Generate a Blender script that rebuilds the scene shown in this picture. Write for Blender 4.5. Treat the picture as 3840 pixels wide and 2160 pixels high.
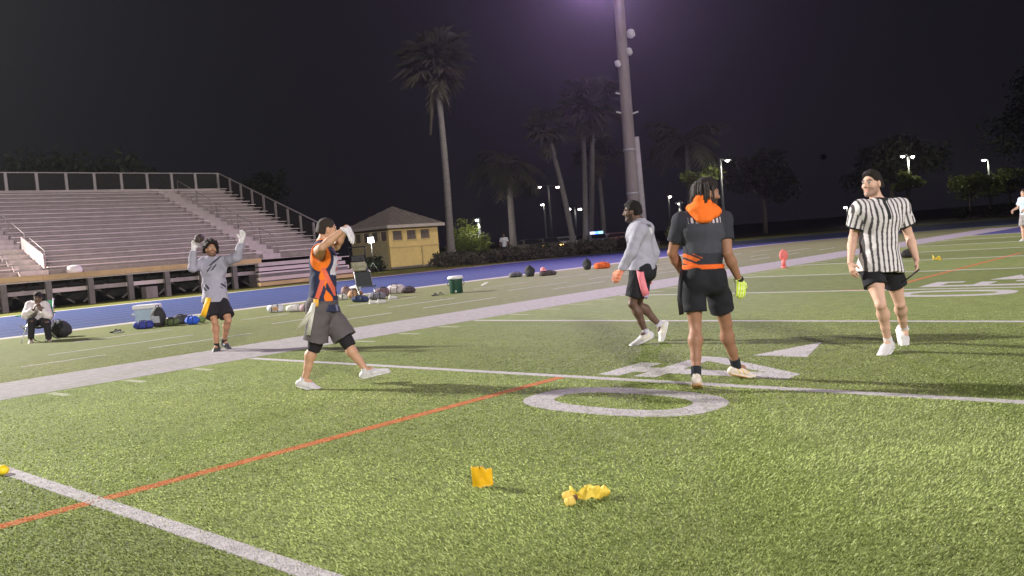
import bpy, bmesh, math, random
import numpy as np
from mathutils import Vector, Matrix

for o in list(bpy.data.objects):
    bpy.data.objects.remove(o, do_unlink=True)
scene = bpy.context.scene
COL = scene.collection
random.seed(7)
RNG = np.random.default_rng(11)
rad = math.radians

# ------------------------------------------------------------------ camera
# phone held at chest height on the field, rolled a little; X across the field, Y along the sideline
FOC, PITCH, ROLL, YAW, CAMH = 3286.997, 0.0525521, -0.0797449, 0.7404377, 1.38617
cy_, sy_ = math.cos(YAW), math.sin(YAW)
CF = np.array([-sy_ * math.cos(PITCH), cy_ * math.cos(PITCH), -math.sin(PITCH)])
CR0 = np.array([cy_, sy_, 0.0])
CU0 = np.cross(CR0, CF)
CR = math.cos(ROLL) * CR0 + math.sin(ROLL) * CU0
CU = -math.sin(ROLL) * CR0 + math.cos(ROLL) * CU0
CO = np.array([0, 0, CAMH])
cam_data = bpy.data.cameras.new('camera')
cam = bpy.data.objects.new('camera', cam_data)
COL.objects.link(cam)
cam_data.sensor_width = 36.0
cam_data.lens = FOC / 3840 * 36.0
cam_data.clip_start = 0.05
cam_data.clip_end = 3000
cam.matrix_world = Matrix(((CR[0], CU[0], -CF[0], 0), (CR[1], CU[1], -CF[1], 0), (CR[2], CU[2], -CF[2], CAMH), (0, 0, 0, 1)))
scene.camera = cam


def at(px, py, depth):
    """point of the photograph's pixel (3840 wide) at a distance in front of the camera"""
    return CO + depth * (CF + CR * (px - 1920) / FOC - CU * (py - 1080) / FOC)


def gnd(px, py, z=0.0):
    d = CF + CR * (px - 1920) / FOC - CU * (py - 1080) / FOC
    return CO + d * ((z - CAMH) / d[2])


def atx(px, py, X):
    d = CF + CR * (px - 1920) / FOC - CU * (py - 1080) / FOC
    return CO + d * (X / d[0])


def depth_of(p):
    return float((np.asarray(p) - CO) @ CF)


# ------------------------------------------------------------------ render look
scene.render.engine = 'CYCLES'
scene.view_settings.view_transform = 'Standard'
scene.view_settings.look = 'None'
scene.view_settings.exposure = 1.0
scene.view_settings.gamma = 1.0
scene.cycles.max_bounces = 5
scene.cycles.diffuse_bounces = 3
scene.cycles.glossy_bounces = 2
scene.cycles.transmission_bounces = 3
scene.cycles.transparent_max_bounces = 6
scene.cycles.volume_bounces = 0
scene.cycles.use_denoising = True
scene.cycles.sample_clamp_indirect = 3.0
scene.render.filter_size = 2.1

# ------------------------------------------------------------------ night sky
world = bpy.data.worlds.new('World')
scene.world = world
world.use_nodes = True
wn = world.node_tree.nodes
wl = world.node_tree.links
wn.clear()
wout = wn.new('ShaderNodeOutputWorld')
wbg = wn.new('ShaderNodeBackground')
sky_tex = wn.new('ShaderNodeTexSky')
sky_tex.sky_type = 'NISHITA'
sky_tex.sun_disc = False
sky_tex.sun_elevation = rad(-6)
sky_tex.sun_rotation = rad(255)
wadd = wn.new('ShaderNodeMixRGB')
wadd.blend_type = 'ADD'
wadd.inputs[0].default_value = 1.0
wscl = wn.new('ShaderNodeMixRGB')
wscl.blend_type = 'MULTIPLY'
wscl.inputs[0].default_value = 1.0
wscl.inputs[2].default_value = (0.02, 0.02, 0.02, 1)
wl.new(sky_tex.outputs[0], wscl.inputs[1])
wl.new(wscl.outputs[0], wadd.inputs[1])
wadd.inputs[2].default_value = (0.0034, 0.0033, 0.0046, 1)     # town glow on the night sky
wl.new(wadd.outputs[0], wbg.inputs[0])
wbg.inputs[1].default_value = 1.0
wl.new(wbg.outputs[0], wout.inputs[0])

# moonlight, nearly nothing beside the floodlights
sun_d = bpy.data.lights.new('sun', 'SUN')
sun_d.energy = 0.01
sun_d.angle = rad(0.5)
sun_d.color = (0.8, 0.88, 1.0)
sun = bpy.data.objects.new('sun', sun_d)
sun.rotation_euler = (rad(60), 0, rad(-79))
COL.objects.link(sun)

# ------------------------------------------------------------------ helpers


def tag(o, label=None, cat=None, group=None, kind=None):
    if label:
        o['label'] = label
    if cat:
        o['category'] = cat
    if group:
        o['group'] = group
    if kind:
        o['kind'] = kind
    return o


def empty(name, loc=(0, 0, 0), rz=0.0):
    o = bpy.data.objects.new(name, None)
    o.location = tuple(float(v) for v in loc)
    o.rotation_euler = (0, 0, rz)
    o.empty_display_size = 0.2
    COL.objects.link(o)
    return o


def link(o, parent=None):
    COL.objects.link(o)
    if parent is not None:
        o.parent = parent
    return o


def copy_tree(o, parent=None):
    c = o.copy()
    COL.objects.link(c)
    c.parent = parent
    for ch in list(o.children):
        copy_tree(ch, c)
    return c


class MB:
    """collects simple solids, then builds ONE mesh object"""

    def __init__(self):
        self.v = []
        self.f = []
        self.m = []
        self.smooth = []

    def add(self, vs, fs, mi=0, smooth=False):
        b = len(self.v)
        self.v.extend([tuple(map(float, p)) for p in vs])
        for f in fs:
            self.f.append(tuple(i + b for i in f))
            self.m.append(mi)
            self.smooth.append(smooth)
        return self

    def box(self, c, s, rz=0.0, mi=0, tilt=None):
        x, y, z = s[0] / 2, s[1] / 2, s[2] / 2
        vs = []
        M = Matrix.Rotation(rz, 3, 'Z')
        if tilt is not None:
            M = M @ tilt
        for sx in (-1, 1):
            for sy in (-1, 1):
                for sz in (-1, 1):
                    p = M @ Vector((sx * x, sy * y, sz * z))
                    vs.append((p.x + c[0], p.y + c[1], p.z + c[2]))
        fs = [(0, 1, 3, 2), (4, 6, 7, 5), (0, 4, 5, 1), (2, 3, 7, 6), (0, 2, 6, 4), (1, 5, 7, 3)]
        return self.add(vs, fs, mi)

    def bar(self, a, b, w, h, mi=0, up=(0, 0, 1)):
        a = Vector(a)
        b = Vector(b)
        d = (b - a).normalized()
        u = Vector(up)
        s = d.cross(u)
        if s.length < 1e-4:
            s = d.cross(Vector((1, 0, 0)))
        s.normalize()
        u = s.cross(d)
        vs = []
        for p in (a, b):
            for i, j in ((-1, -1), (1, -1), (1, 1), (-1, 1)):
                vs.append(p + s * (i * w / 2) + u * (j * h / 2))
        fs = [(3, 2, 1, 0), (4, 5, 6, 7), (0, 1, 5, 4), (1, 2, 6, 5), (2, 3, 7, 6), (3, 0, 4, 7)]
        return self.add(vs, fs, mi)

    def tube(self, pts, rs, n=8, mi=0, caps=True, smooth=True):
        pts = [Vector(p) for p in pts]
        if not hasattr(rs, '__len__'):
            rs = [rs] * len(pts)
        vs = []
        prev = None
        for i, p in enumerate(pts):
            d = (pts[min(i + 1, len(pts) - 1)] - pts[max(i - 1, 0)]).normalized()
            if prev is None:
                s = d.cross(Vector((0, 0, 1)))
                if s.length < 1e-3:
                    s = d.cross(Vector((1, 0, 0)))
                s.normalize()
            else:
                s = (prev - d * prev.dot(d)).normalized()
            prev = s
            u = s.cross(d)
            for k in range(n):
                a = 2 * math.pi * k / n
                vs.append(p + (s * math.cos(a) + u * math.sin(a)) * rs[i])
        fs = []
        for i in range(len(pts) - 1):
            for k in range(n):
                k2 = (k + 1) % n
                fs.append((i * n + k, (i + 1) * n + k, (i + 1) * n + k2, i * n + k2))
        b = len(self.v)
        self.add(vs, fs, mi, smooth)
        if caps:
            self.f.append(tuple(b + k for k in range(n)))
            self.f.append(tuple(b + (len(pts) - 1) * n + (n - 1 - k) for k in range(n)))
            self.m += [mi, mi]
            self.smooth += [False, False]
        return self

    def lathe(self, c, prof, n=16, mi=0, smooth=True, sx=1.0, sy=1.0):
        vs = []
        for (r, z) in prof:
            for k in range(n):
                a = 2 * math.pi * k / n
                vs.append((c[0] + r * sx * math.cos(a), c[1] + r * sy * math.sin(a), c[2] + z))
        fs = []
        for i in range(len(prof) - 1):
            for k in range(n):
                k2 = (k + 1) % n
                fs.append((i * n + k, i * n + k2, (i + 1) * n + k2, (i + 1) * n + k))
        b = len(self.v)
        self.add(vs, fs, mi, smooth)
        self.f.append(tuple(b + (n - 1 - k) for k in range(n)))
        self.f.append(tuple(b + (len(prof) - 1) * n + k for k in range(n)))
        self.m += [mi, mi]
        self.smooth += [False, False]
        return self

    def prism(self, poly, z0, z1, mi=0):
        n = len(poly)
        vs = [(p[0], p[1], z0) for p in poly] + [(p[0], p[1], z1) for p in poly]
        fs = [tuple(range(n - 1, -1, -1)), tuple(range(n, 2 * n))]
        for i in range(n):
            j = (i + 1) % n
            fs.append((i, j, n + j, n + i))
        return self.add(vs, fs, mi)

    def sheet(self, poly, z, mi=0):
        return self.add([(p[0], p[1], z) for p in poly], [tuple(range(len(poly)))], mi)

    def build(self, name, mat=None, parent=None, bevel=0.0):
        me = bpy.data.meshes.new(name)
        me.from_pydata(self.v, [], self.f)
        for mm in (mat if isinstance(mat, (list, tuple)) else [mat]):
            if mm is not None:
                me.materials.append(mm)
        me.polygons.foreach_set('material_index', self.m)
        me.polygons.foreach_set('use_smooth', self.smooth)
        me.update()
        if bevel:
            bm = bmesh.new()
            bm.from_mesh(me)
            es = [e for e in bm.edges if len(e.link_faces) == 2 and e.calc_face_angle(0) > 0.6]
            bmesh.ops.bevel(bm, geom=es, offset=bevel, segments=2, affect='EDGES', profile=0.5, clamp_overlap=True)
            bm.to_mesh(me)
            bm.free()
            me.update()
        o = bpy.data.objects.new(name, me)
        return link(o, parent)


def obj_np(name, V, Fq, mat, parent=None, smooth=True, col=None):
    """mesh object from numpy arrays (quads or tris), optional vertex colour"""
    me = bpy.data.meshes.new(name)
    nv, nf, k = len(V), len(Fq), Fq.shape[1]
    me.vertices.add(nv)
    me.vertices.foreach_set('co', np.ascontiguousarray(V, dtype=np.float32).ravel())
    me.loops.add(nf * k)
    me.loops.foreach_set('vertex_index', np.ascontiguousarray(Fq, dtype=np.int32).ravel())
    me.polygons.add(nf)
    me.polygons.foreach_set('loop_start', np.arange(0, nf * k, k, dtype=np.int32))
    me.polygons.foreach_set('use_smooth', np.full(nf, smooth, dtype=bool))
    me.update(calc_edges=True)
    if col is not None:
        a = me.color_attributes.new('Col', 'FLOAT_COLOR', 'POINT')
        c4 = np.ones((nv, 4), dtype=np.float32)
        c4[:, :3] = col
        a.data.foreach_set('color', c4.ravel())
    if mat is not None:
        me.materials.append(mat)
    o = bpy.data.objects.new(name, me)
    return link(o, parent)


# ------------------------------------------------------------------ materials
MATS = {}


def mat(name, base, rough=0.7, var=0.12, scale=6.0, bump=0.0, bscale=60.0, metal=0.0, spec=0.5, attr=False, emit=None, estr=0.0, stretch=None, transl=0.0):
    """procedural material: base colour broken up by noise, with fine bump"""
    if name in MATS:
        return MATS[name]
    m = bpy.data.materials.new(name)
    m.use_nodes = True
    nt = m.node_tree
    N, L = nt.nodes, nt.links
    p = N['Principled BSDF']
    p.inputs['Roughness'].default_value = rough
    p.inputs['Metallic'].default_value = metal
    p.inputs['Specular IOR Level'].default_value = spec
    tc = N.new('ShaderNodeTexCoord')
    mp = N.new('ShaderNodeMapping')
    L.new(tc.outputs['Object'], mp.inputs[0])
    if stretch:
        mp.inputs['Scale'].default_value = stretch
    nz = N.new('ShaderNodeTexNoise')
    nz.inputs['Scale'].default_value = scale
    nz.inputs['Detail'].default_value = 6
    nz.inputs['Roughness'].default_value = 0.65
    L.new(mp.outputs[0], nz.inputs[0])
    mr = N.new('ShaderNodeMapRange')
    mr.inputs[1].default_value = 0.3
    mr.inputs[2].default_value = 0.7
    mr.inputs[3].default_value = 1 - var
    mr.inputs[4].default_value = 1 + var
    L.new(nz.outputs[0], mr.inputs[0])
    mx = N.new('ShaderNodeMixRGB')
    mx.blend_type = 'MULTIPLY'
    mx.inputs[0].default_value = 1.0
    if attr:
        at_ = N.new('ShaderNodeAttribute')
        at_.attribute_name = 'Col'
        L.new(at_.outputs['Color'], mx.inputs[1])
    else:
        mx.inputs[1].default_value = (*base, 1)
    L.new(mr.outputs[0], mx.inputs[2])
    L.new(mx.outputs[0], p.inputs['Base Color'])
    if bump:
        nb = N.new('ShaderNodeTexNoise')
        nb.inputs['Scale'].default_value = bscale
        nb.inputs['Detail'].default_value = 4
        L.new(mp.outputs[0], nb.inputs[0])
        bp = N.new('ShaderNodeBump')
        bp.inputs['Strength'].default_value = bump
        bp.inputs['Distance'].default_value = 0.02
        L.new(nb.outputs[0], bp.inputs['Height'])
        L.new(bp.outputs[0], p.inputs['Normal'])
    if emit:
        p.inputs['Emission Color'].default_value = (*emit, 1)
        p.inputs['Emission Strength'].default_value = estr
    if transl:
        tr = N.new('ShaderNodeBsdfTranslucent')
        L.new(mx.outputs[0], tr.inputs[0])
        ms = N.new('ShaderNodeMixShader')
        ms.inputs[0].default_value = transl
        L.new(p.outputs[0], ms.inputs[1])
        L.new(tr.outputs[0], ms.inputs[2])
        L.new(ms.outputs[0], N['Material Output'].inputs[0])
    MATS[name] = m
    return m


def emitter(name, color, strength):
    m = bpy.data.materials.new(name)
    m.use_nodes = True
    N, L = m.node_tree.nodes, m.node_tree.links
    p = N['Principled BSDF']
    p.inputs['Base Color'].default_value = (0.6, 0.6, 0.6, 1)
    p.inputs['Emission Color'].default_value = (*color, 1)
    p.inputs['Emission Strength'].default_value = strength
    MATS[name] = m
    return m


# ------------------------------------------------------------------ the setting: ground, turf, track, markings
M_faint = mat('field_paint_worn', (0.27, 0.28, 0.17), 0.8, 0.2, 20)
XS = -11.371            # inner edge of the sideline band
YD = 4.572              # five yards
Y40 = 6.695             # the 40 yard line
YG = Y40 + 8 * YD       # goal line
BANDW = 1.917


def turf_material(name, c1, c2, c3, bumpy=0.6, panels=False):
    m = bpy.data.materials.new(name)
    m.use_nodes = True
    N, L = m.node_tree.nodes, m.node_tree.links
    p = N['Principled BSDF']
    p.inputs['Roughness'].default_value = 0.75
    p.inputs['Specular IOR Level'].default_value = 0.10
    g = N.new('ShaderNodeNewGeometry')
    n1 = N.new('ShaderNodeTexNoise')
    n1.inputs['Scale'].default_value = 0.35
    n1.inputs['Detail'].default_value = 5
    L.new(g.outputs['Position'], n1.inputs[0])
    n2 = N.new('ShaderNodeTexNoise')
    n2.inputs['Scale'].default_value = 45
    n2.inputs['Detail'].default_value = 4
    L.new(g.outputs['Position'], n2.inputs[0])
    n3 = N.new('ShaderNodeTexNoise')
    n3.inputs['Scale'].default_value = 5
    n3.inputs['Detail'].default_value = 5
    L.new(g.outputs['Position'], n3.inputs[0])
    r1 = N.new('ShaderNodeMapRange')
    r1.inputs[1].default_value = 0.35
    r1.inputs[2].default_value = 0.65
    L.new(n1.outputs[0], r1.inputs[0])
    mx = N.new('ShaderNodeMixRGB')
    mx.inputs[1].default_value = (*c1, 1)
    mx.inputs[2].default_value = (*c2, 1)
    L.new(r1.outputs[0], mx.inputs[0])
    r2 = N.new('ShaderNodeMapRange')
    r2.inputs[1].default_value = 0.35
    r2.inputs[2].default_value = 0.7
    L.new(n2.outputs[0], r2.inputs[0])
    mx2 = N.new('ShaderNodeMixRGB')
    mx2.inputs[2].default_value = (*c3, 1)
    L.new(mx.outputs[0], mx2.inputs[1])
    ml = N.new('ShaderNodeMath')
    ml.operation = 'MULTIPLY'
    ml.inputs[1].default_value = 0.6
    L.new(r2.outputs[0], ml.inputs[0])
    L.new(ml.outputs[0], mx2.inputs[0])
    r3 = N.new('ShaderNodeMapRange')
    r3.inputs[1].default_value = 0.3
    r3.inputs[2].default_value = 0.7
    r3.inputs[3].default_value = 0.86
    r3.inputs[4].default_value = 1.14
    L.new(n3.outputs[0], r3.inputs[0])
    mx3 = N.new('ShaderNodeMixRGB')
    mx3.blend_type = 'MULTIPLY'
    mx3.inputs[0].default_value = 1
    L.new(mx2.outputs[0], mx3.inputs[1])
    L.new(r3.outputs[0], mx3.inputs[2])
    if panels:
        sp = N.new('ShaderNodeSeparateXYZ')
        L.new(g.outputs['Position'], sp.inputs[0])
        m1 = N.new('ShaderNodeMath')
        m1.operation = 'SUBTRACT'
        L.new(sp.outputs['Y'], m1.inputs[0])
        m1.inputs[1].default_value = Y40
        m2 = N.new('ShaderNodeMath')
        m2.operation = 'PINGPONG'
        L.new(m1.outputs[0], m2.inputs[0])
        m2.inputs[1].default_value = YD
        m3 = N.new('ShaderNodeMath')
        m3.operation = 'FLOORED_MODULO'
        L.new(m1.outputs[0], m3.inputs[0])
        m3.inputs[1].default_value = 2 * YD
        m4 = N.new('ShaderNodeMath')
        m4.operation = 'GREATER_THAN'
        L.new(m3.outputs[0], m4.inputs[0])
        m4.inputs[1].default_value = YD
        m5 = N.new('ShaderNodeMapRange')
        m5.inputs[3].default_value = 0.90
        m5.inputs[4].default_value = 1.08
        L.new(m4.outputs[0], m5.inputs[0])
        mx4 = N.new('ShaderNodeMixRGB')
        mx4.blend_type = 'MULTIPLY'
        mx4.inputs[0].default_value = 1
        L.new(mx3.outputs[0], mx4.inputs[1])
        L.new(m5.outputs[0], mx4.inputs[2])
        mx3 = mx4
    L.new(mx3.outputs[0], p.inputs['Base Color'])
    b = N.new('ShaderNodeBump')
    b.inputs['Strength'].default_value = bumpy
    b.inputs['Distance'].default_value = 0.03
    L.new(n2.outputs[0], b.inputs['Height'])
    L.new(b.outputs[0], p.inputs['Normal'])
    return m


M_turf = turf_material('turf', (0.180, 0.220, 0.072), (0.205, 0.240, 0.082), (0.115, 0.155, 0.044), panels=True)
M_turf_out = turf_material('turf_beyond_sideline', (0.155, 0.175, 0.072), (0.175, 0.185, 0.078), (0.115, 0.132, 0.050))
M_verge = turf_material('verge_grass', (0.105, 0.110, 0.022), (0.150, 0.150, 0.030), (0.060, 0.062, 0.018))
M_earth = turf_material('rough_ground', (0.030, 0.030, 0.020), (0.050, 0.045, 0.030), (0.018, 0.020, 0.012))
M_paint = mat('field_paint_white', (0.42, 0.40, 0.395), 0.8, 0.18, 14, 0.25, 70, spec=0.08)
M_band = mat('band_paint', (0.30, 0.282, 0.278), 0.8, 0.2, 8, 0.25, 70, spec=0.08)
M_orange_paint = mat('field_paint_orange', (0.43, 0.16, 0.06), 0.8, 0.16, 9, 0.3, 70, spec=0.08)
M_navy = mat('end_zone_paint', (0.035, 0.040, 0.130), 0.75, 0.16, 5, 0.4, 60)
M_curb = mat('track_edge_concrete', (0.30, 0.28, 0.25), 0.8, 0.2, 3, 0.3, 30)


def track_material():
    m = mat('track_rubber', (0.037, 0.053, 0.132), 0.75, 0.10, 1.2, 0.25, 180, spec=0.12)
    return m


def struct(name, mb, material):
    return tag(mb.build(name, material), kind='structure')


# one wide ground sheet reaching the horizon
struct('ground', MB().sheet([(-900, -900), (900, -900), (900, 1200), (-900, 1200)], -0.012), M_earth)


def ell(cx, cy, a, b, t0, t1, n):
    return [(cx + a * math.cos(t0 + (t1 - t0) * i / n), cy + b * math.sin(t0 + (t1 - t0) * i / n)) for i in range(n + 1)]


# grass verge beyond the track, then the track itself, then the infield
TCX, TCY = 8.0, 46.0
outer = ell(TCX, TCY, 50.0, 46.5, math.pi, 0, 40)
struct('verge', MB().sheet([(-49.5, -80), (70, -80), (70, 46)] + ell(TCX, TCY, 57.5, 50.0, 0, math.pi, 40), -0.008), M_verge)
outer = ell(TCX, TCY, 46.8, 42.0, 0, math.pi, 40)
struct('track_edge', MB().sheet([(-39.6, -80), (68, -80), (68, 46)] + ell(TCX, TCY, 47.6, 42.8, 0, math.pi, 40), -0.004), M_curb)
struct('running_track', MB().sheet([(-38.8, -80), (67, -80), (67, 46)] + outer, 0.0), track_material())
inner_curb = ell(TCX, TCY, 32.3, 19.0, 0, math.pi, 40)
struct('infield_edge', MB().sheet([(-24.2, -80), (55, -80), (55, 46)] + inner_curb, 0.004), M_curb)
inner = ell(TCX, TCY, 31.55, 18.2, 0, math.pi, 40)
struct('sideline_turf', MB().sheet([(-23.55, -80), (54, -80), (54, 46)] + inner, 0.008), M_turf_out)
struct('turf_field', MB().sheet([(XS - BANDW, -70), (40, -70), (40, YG + 9.14), (XS - BANDW, YG + 9.14)], 0.012), M_turf)

# lane lines on the track
M_lane = mat('lane_paint', (0.12, 0.135, 0.21), 0.6, 0.15, 3)
for i in range(1, 9):
    x = -23.6 - 15.2 * i / 9.0
    fr = i / 9.0
    mb = MB()
    a1, b1 = 31.6 + 15.2 * fr, 18.2 + 23.8 * fr
    p0 = [(x - 0.03, -60)] + [(px, py) for px, py in ell(TCX, TCY, a1 + 0.03, b1 + 0.03, math.pi, math.pi / 2, 24)]
    p1 = [(x + 0.03, -60)] + [(px, py) for px, py in ell(TCX, TCY, a1 - 0.03, b1 - 0.03, math.pi, math.pi / 2, 24)]
    vs = [(q[0], q[1], 0.003) for q in p0 + p1]
    n = len(p0)
    mb.add(vs, [(k, k + 1, n + k + 1, n + k) for k in range(n - 1)])
    struct('lane_line', mb, M_lane)

# ---- painted field markings; the same list colours the turf blades standing on them
PAINT = []      # (test(x,y)->bool array, colour index)   0 white, 1 orange
HM = 0.0145


def rect_mark(name, x0, x1, y0, y1, material=None, z=HM, ci=0):
    struct(name, MB().prism([(x0, y0), (x1, y0), (x1, y1), (x0, y1)], 0.0122 if x0 > XS - BANDW - 0.5 else 0.0082, z), material or M_paint)
    PAINT.append((lambda x, y, a=x0, b=x1, c=y0, d=y1: (x > a) & (x < b) & (y > c) & (y < d), ci))


rect_mark('sideline_band', XS - BANDW, XS, -60, YG + 9.14 + 1.8, M_band)
for k in range(-8, 9):
    y = Y40 + k * YD
    if k == 8:
        break
    rect_mark('yard_line', XS + 0.10, 38, y - 0.055, y + 0.055, z=HM + 0.0016)
rect_mark('goal_line', XS, 38, YG - 0.11, YG + 0.11)
struct('end_zone', MB().sheet([(XS, YG + 0.11), (38, YG + 0.11), (38, YG + 9.14), (XS, YG + 9.14)], HM - 0.001), M_navy)
rect_mark('orange_field_line', -5.56, -5.45, -30, Y40 - 0.06, M_orange_paint, HM + 0.0008, 1)
rect_mark('orange_field_line', -5.76, -5.65, Y40 + 2 * YD + 0.06, 26.4, M_orange_paint, HM + 0.0008, 1)
rect_mark('orange_field_line', -5.65, 10, 26.29, 26.4, M_orange_paint, HM + 0.0008, 1)
# faint team-area lines between the band and the track, dashed by wear
for x in (-15.3, -16.9, -19.3):
    y = -10.0
    while y < 40:
        ln = random.uniform(1.2, 3.2)
        rect_mark('team_area_line', x - 0.03, x + 0.03, y, y + ln, z=HM)
        y += ln + random.uniform(0.6, 2.4)
# hash ticks just inside the band
for k in range(-20, 41):
    if k % 5:
        y = Y40 + k * YD / 5
        rect_mark('hash_tick', XS + 0.12, XS + 0.62, y - 0.05, y + 0.05, M_faint, HM, 2)


def poly_mark(name, polys, z=HM):
    mb = MB()
    for p in polys:
        mb.prism(p, 0.0122, z)
    struct(name, mb, M_paint)
    for p in polys:
        P = np.array(p)

        def test(x, y, P=P):
            ins = np.zeros(len(x), bool)
            n = len(P)
            j = n - 1
            for i in range(n):
                c = ((P[i, 1] > y) != (P[j, 1] > y)) & (x < (P[j, 0] - P[i, 0]) * (y - P[i, 1]) / (P[j, 1] - P[i, 1] + 1e-12) + P[i, 0])
                ins ^= c
                j = i
            return ins
        PAINT.append((test, 0))


def ring(cx, cy, ax, ay, w, n=48):
    out = []
    for i in range(n):
        t0, t1 = 2 * math.pi * i / n, 2 * math.pi * (i + 1) / n
        # squarish digit zero: superellipse
        def se(t, a, b):
            c, s = math.cos(t), math.sin(t)
            return (cx + a * math.copysign(abs(c) ** 0.8, c), cy + b * math.copysign(abs(s) ** 0.8, s))
        out.append([se(t0, ax, ay), se(t1, ax, ay), se(t1, ax - w, ay - w * 0.85), se(t0, ax - w, ay - w * 0.85)])
    return out


# digit geometry: u runs up the digit (+X, towards midfield), v to the reader's left (+Y)
def digit(name, strokes, ux, vy):
    poly_mark(name, [[(ux + u, vy + v) for (u, v) in s] for s in strokes])


poly_mark('yard_number_zero', ring(-4.22, 5.83, 0.91, 0.52, 0.27))
FOUR = [[(0.0, 0.10), (1.86, 0.10), (1.86, 0.36), (0.0, 0.36)],
        [(0.0, 0.361), (0.26, 0.361), (0.26, 0.62), (0.0, 0.62)],
        [(0.0, -0.14), (0.26, -0.14), (0.26, 0.099), (0.0, 0.099)],
        [(0.42, 0.361), (0.66, 0.361), (0.66, 1.12), (0.42, 1.12)],
        [(0.661, 1.12), (0.661, 0.86), (1.55, 0.361), (1.86, 0.361)],
        [(0.42, 0.099), (0.42, -0.14), (0.66, -0.14), (0.66, 0.099)]]
digit('yard_number_four', FOUR, -5.23, 7.02)
poly_mark('yard_number_arrow', [[(-4.30, 8.32), (-3.72, 8.32), (-4.0, 9.35)]])
Y30 = Y40 + 2 * YD
poly_mark('yard_number_zero', ring(-4.22, Y30 - 0.86, 0.91, 0.52, 0.27))
THREE = [[(0.0, 0.1), (0.27, 0.1), (0.27, 1.12), (0.0, 1.12)], [(1.57, 0.1), (1.84, 0.1), (1.84, 1.12), (1.57, 1.12)],
         [(0.271, 0.1), (1.569, 0.1), (1.569, 0.36), (0.271, 0.36)], [(0.8, 0.361), (1.05, 0.361), (1.05, 0.95), (0.8, 0.95)],
         [(0.271, 0.9), (0.5, 0.9), (0.5, 1.12), (0.271, 1.12)], [(1.34, 0.9), (1.569, 0.9), (1.569, 1.12), (1.34, 1.12)]]
digit('yard_number_three', THREE, -5.13, Y30 + 0.32)
poly_mark('yard_number_arrow', [[(-4.30, Y30 + 1.7), (-3.72, Y30 + 1.7), (-4.0, Y30 + 2.7)]])
Y20 = Y40 + 4 * YD
poly_mark('yard_number_zero', ring(-4.22, Y20 - 0.86, 0.91, 0.52, 0.27))
TWO = [[(0.0, 0.1), (0.27, 0.1), (0.27, 1.12), (0.0, 1.12)], [(1.57, 0.1), (1.84, 0.1), (1.84, 1.12), (1.57, 1.12)],
       [(0.271, 0.85), (0.271, 1.12), (1.1, 0.36), (0.95, 0.1)], [(1.0, 0.1), (1.569, 0.1), (1.569, 0.36), (1.0, 0.36)],
       [(1.3, 0.9), (1.569, 0.9), (1.569, 1.12), (1.3, 1.12)]]
digit('yard_number_two', TWO, -5.13, Y20 + 0.32)
# worn centre-line stencil dashes seen along the 30 yard line
rect_mark('orange_field_line', -6.4, -5.8, Y40 + 2 * YD + 0.07, Y40 + 2 * YD + 0.16, M_orange_paint, HM + 0.0008, 1)

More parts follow.
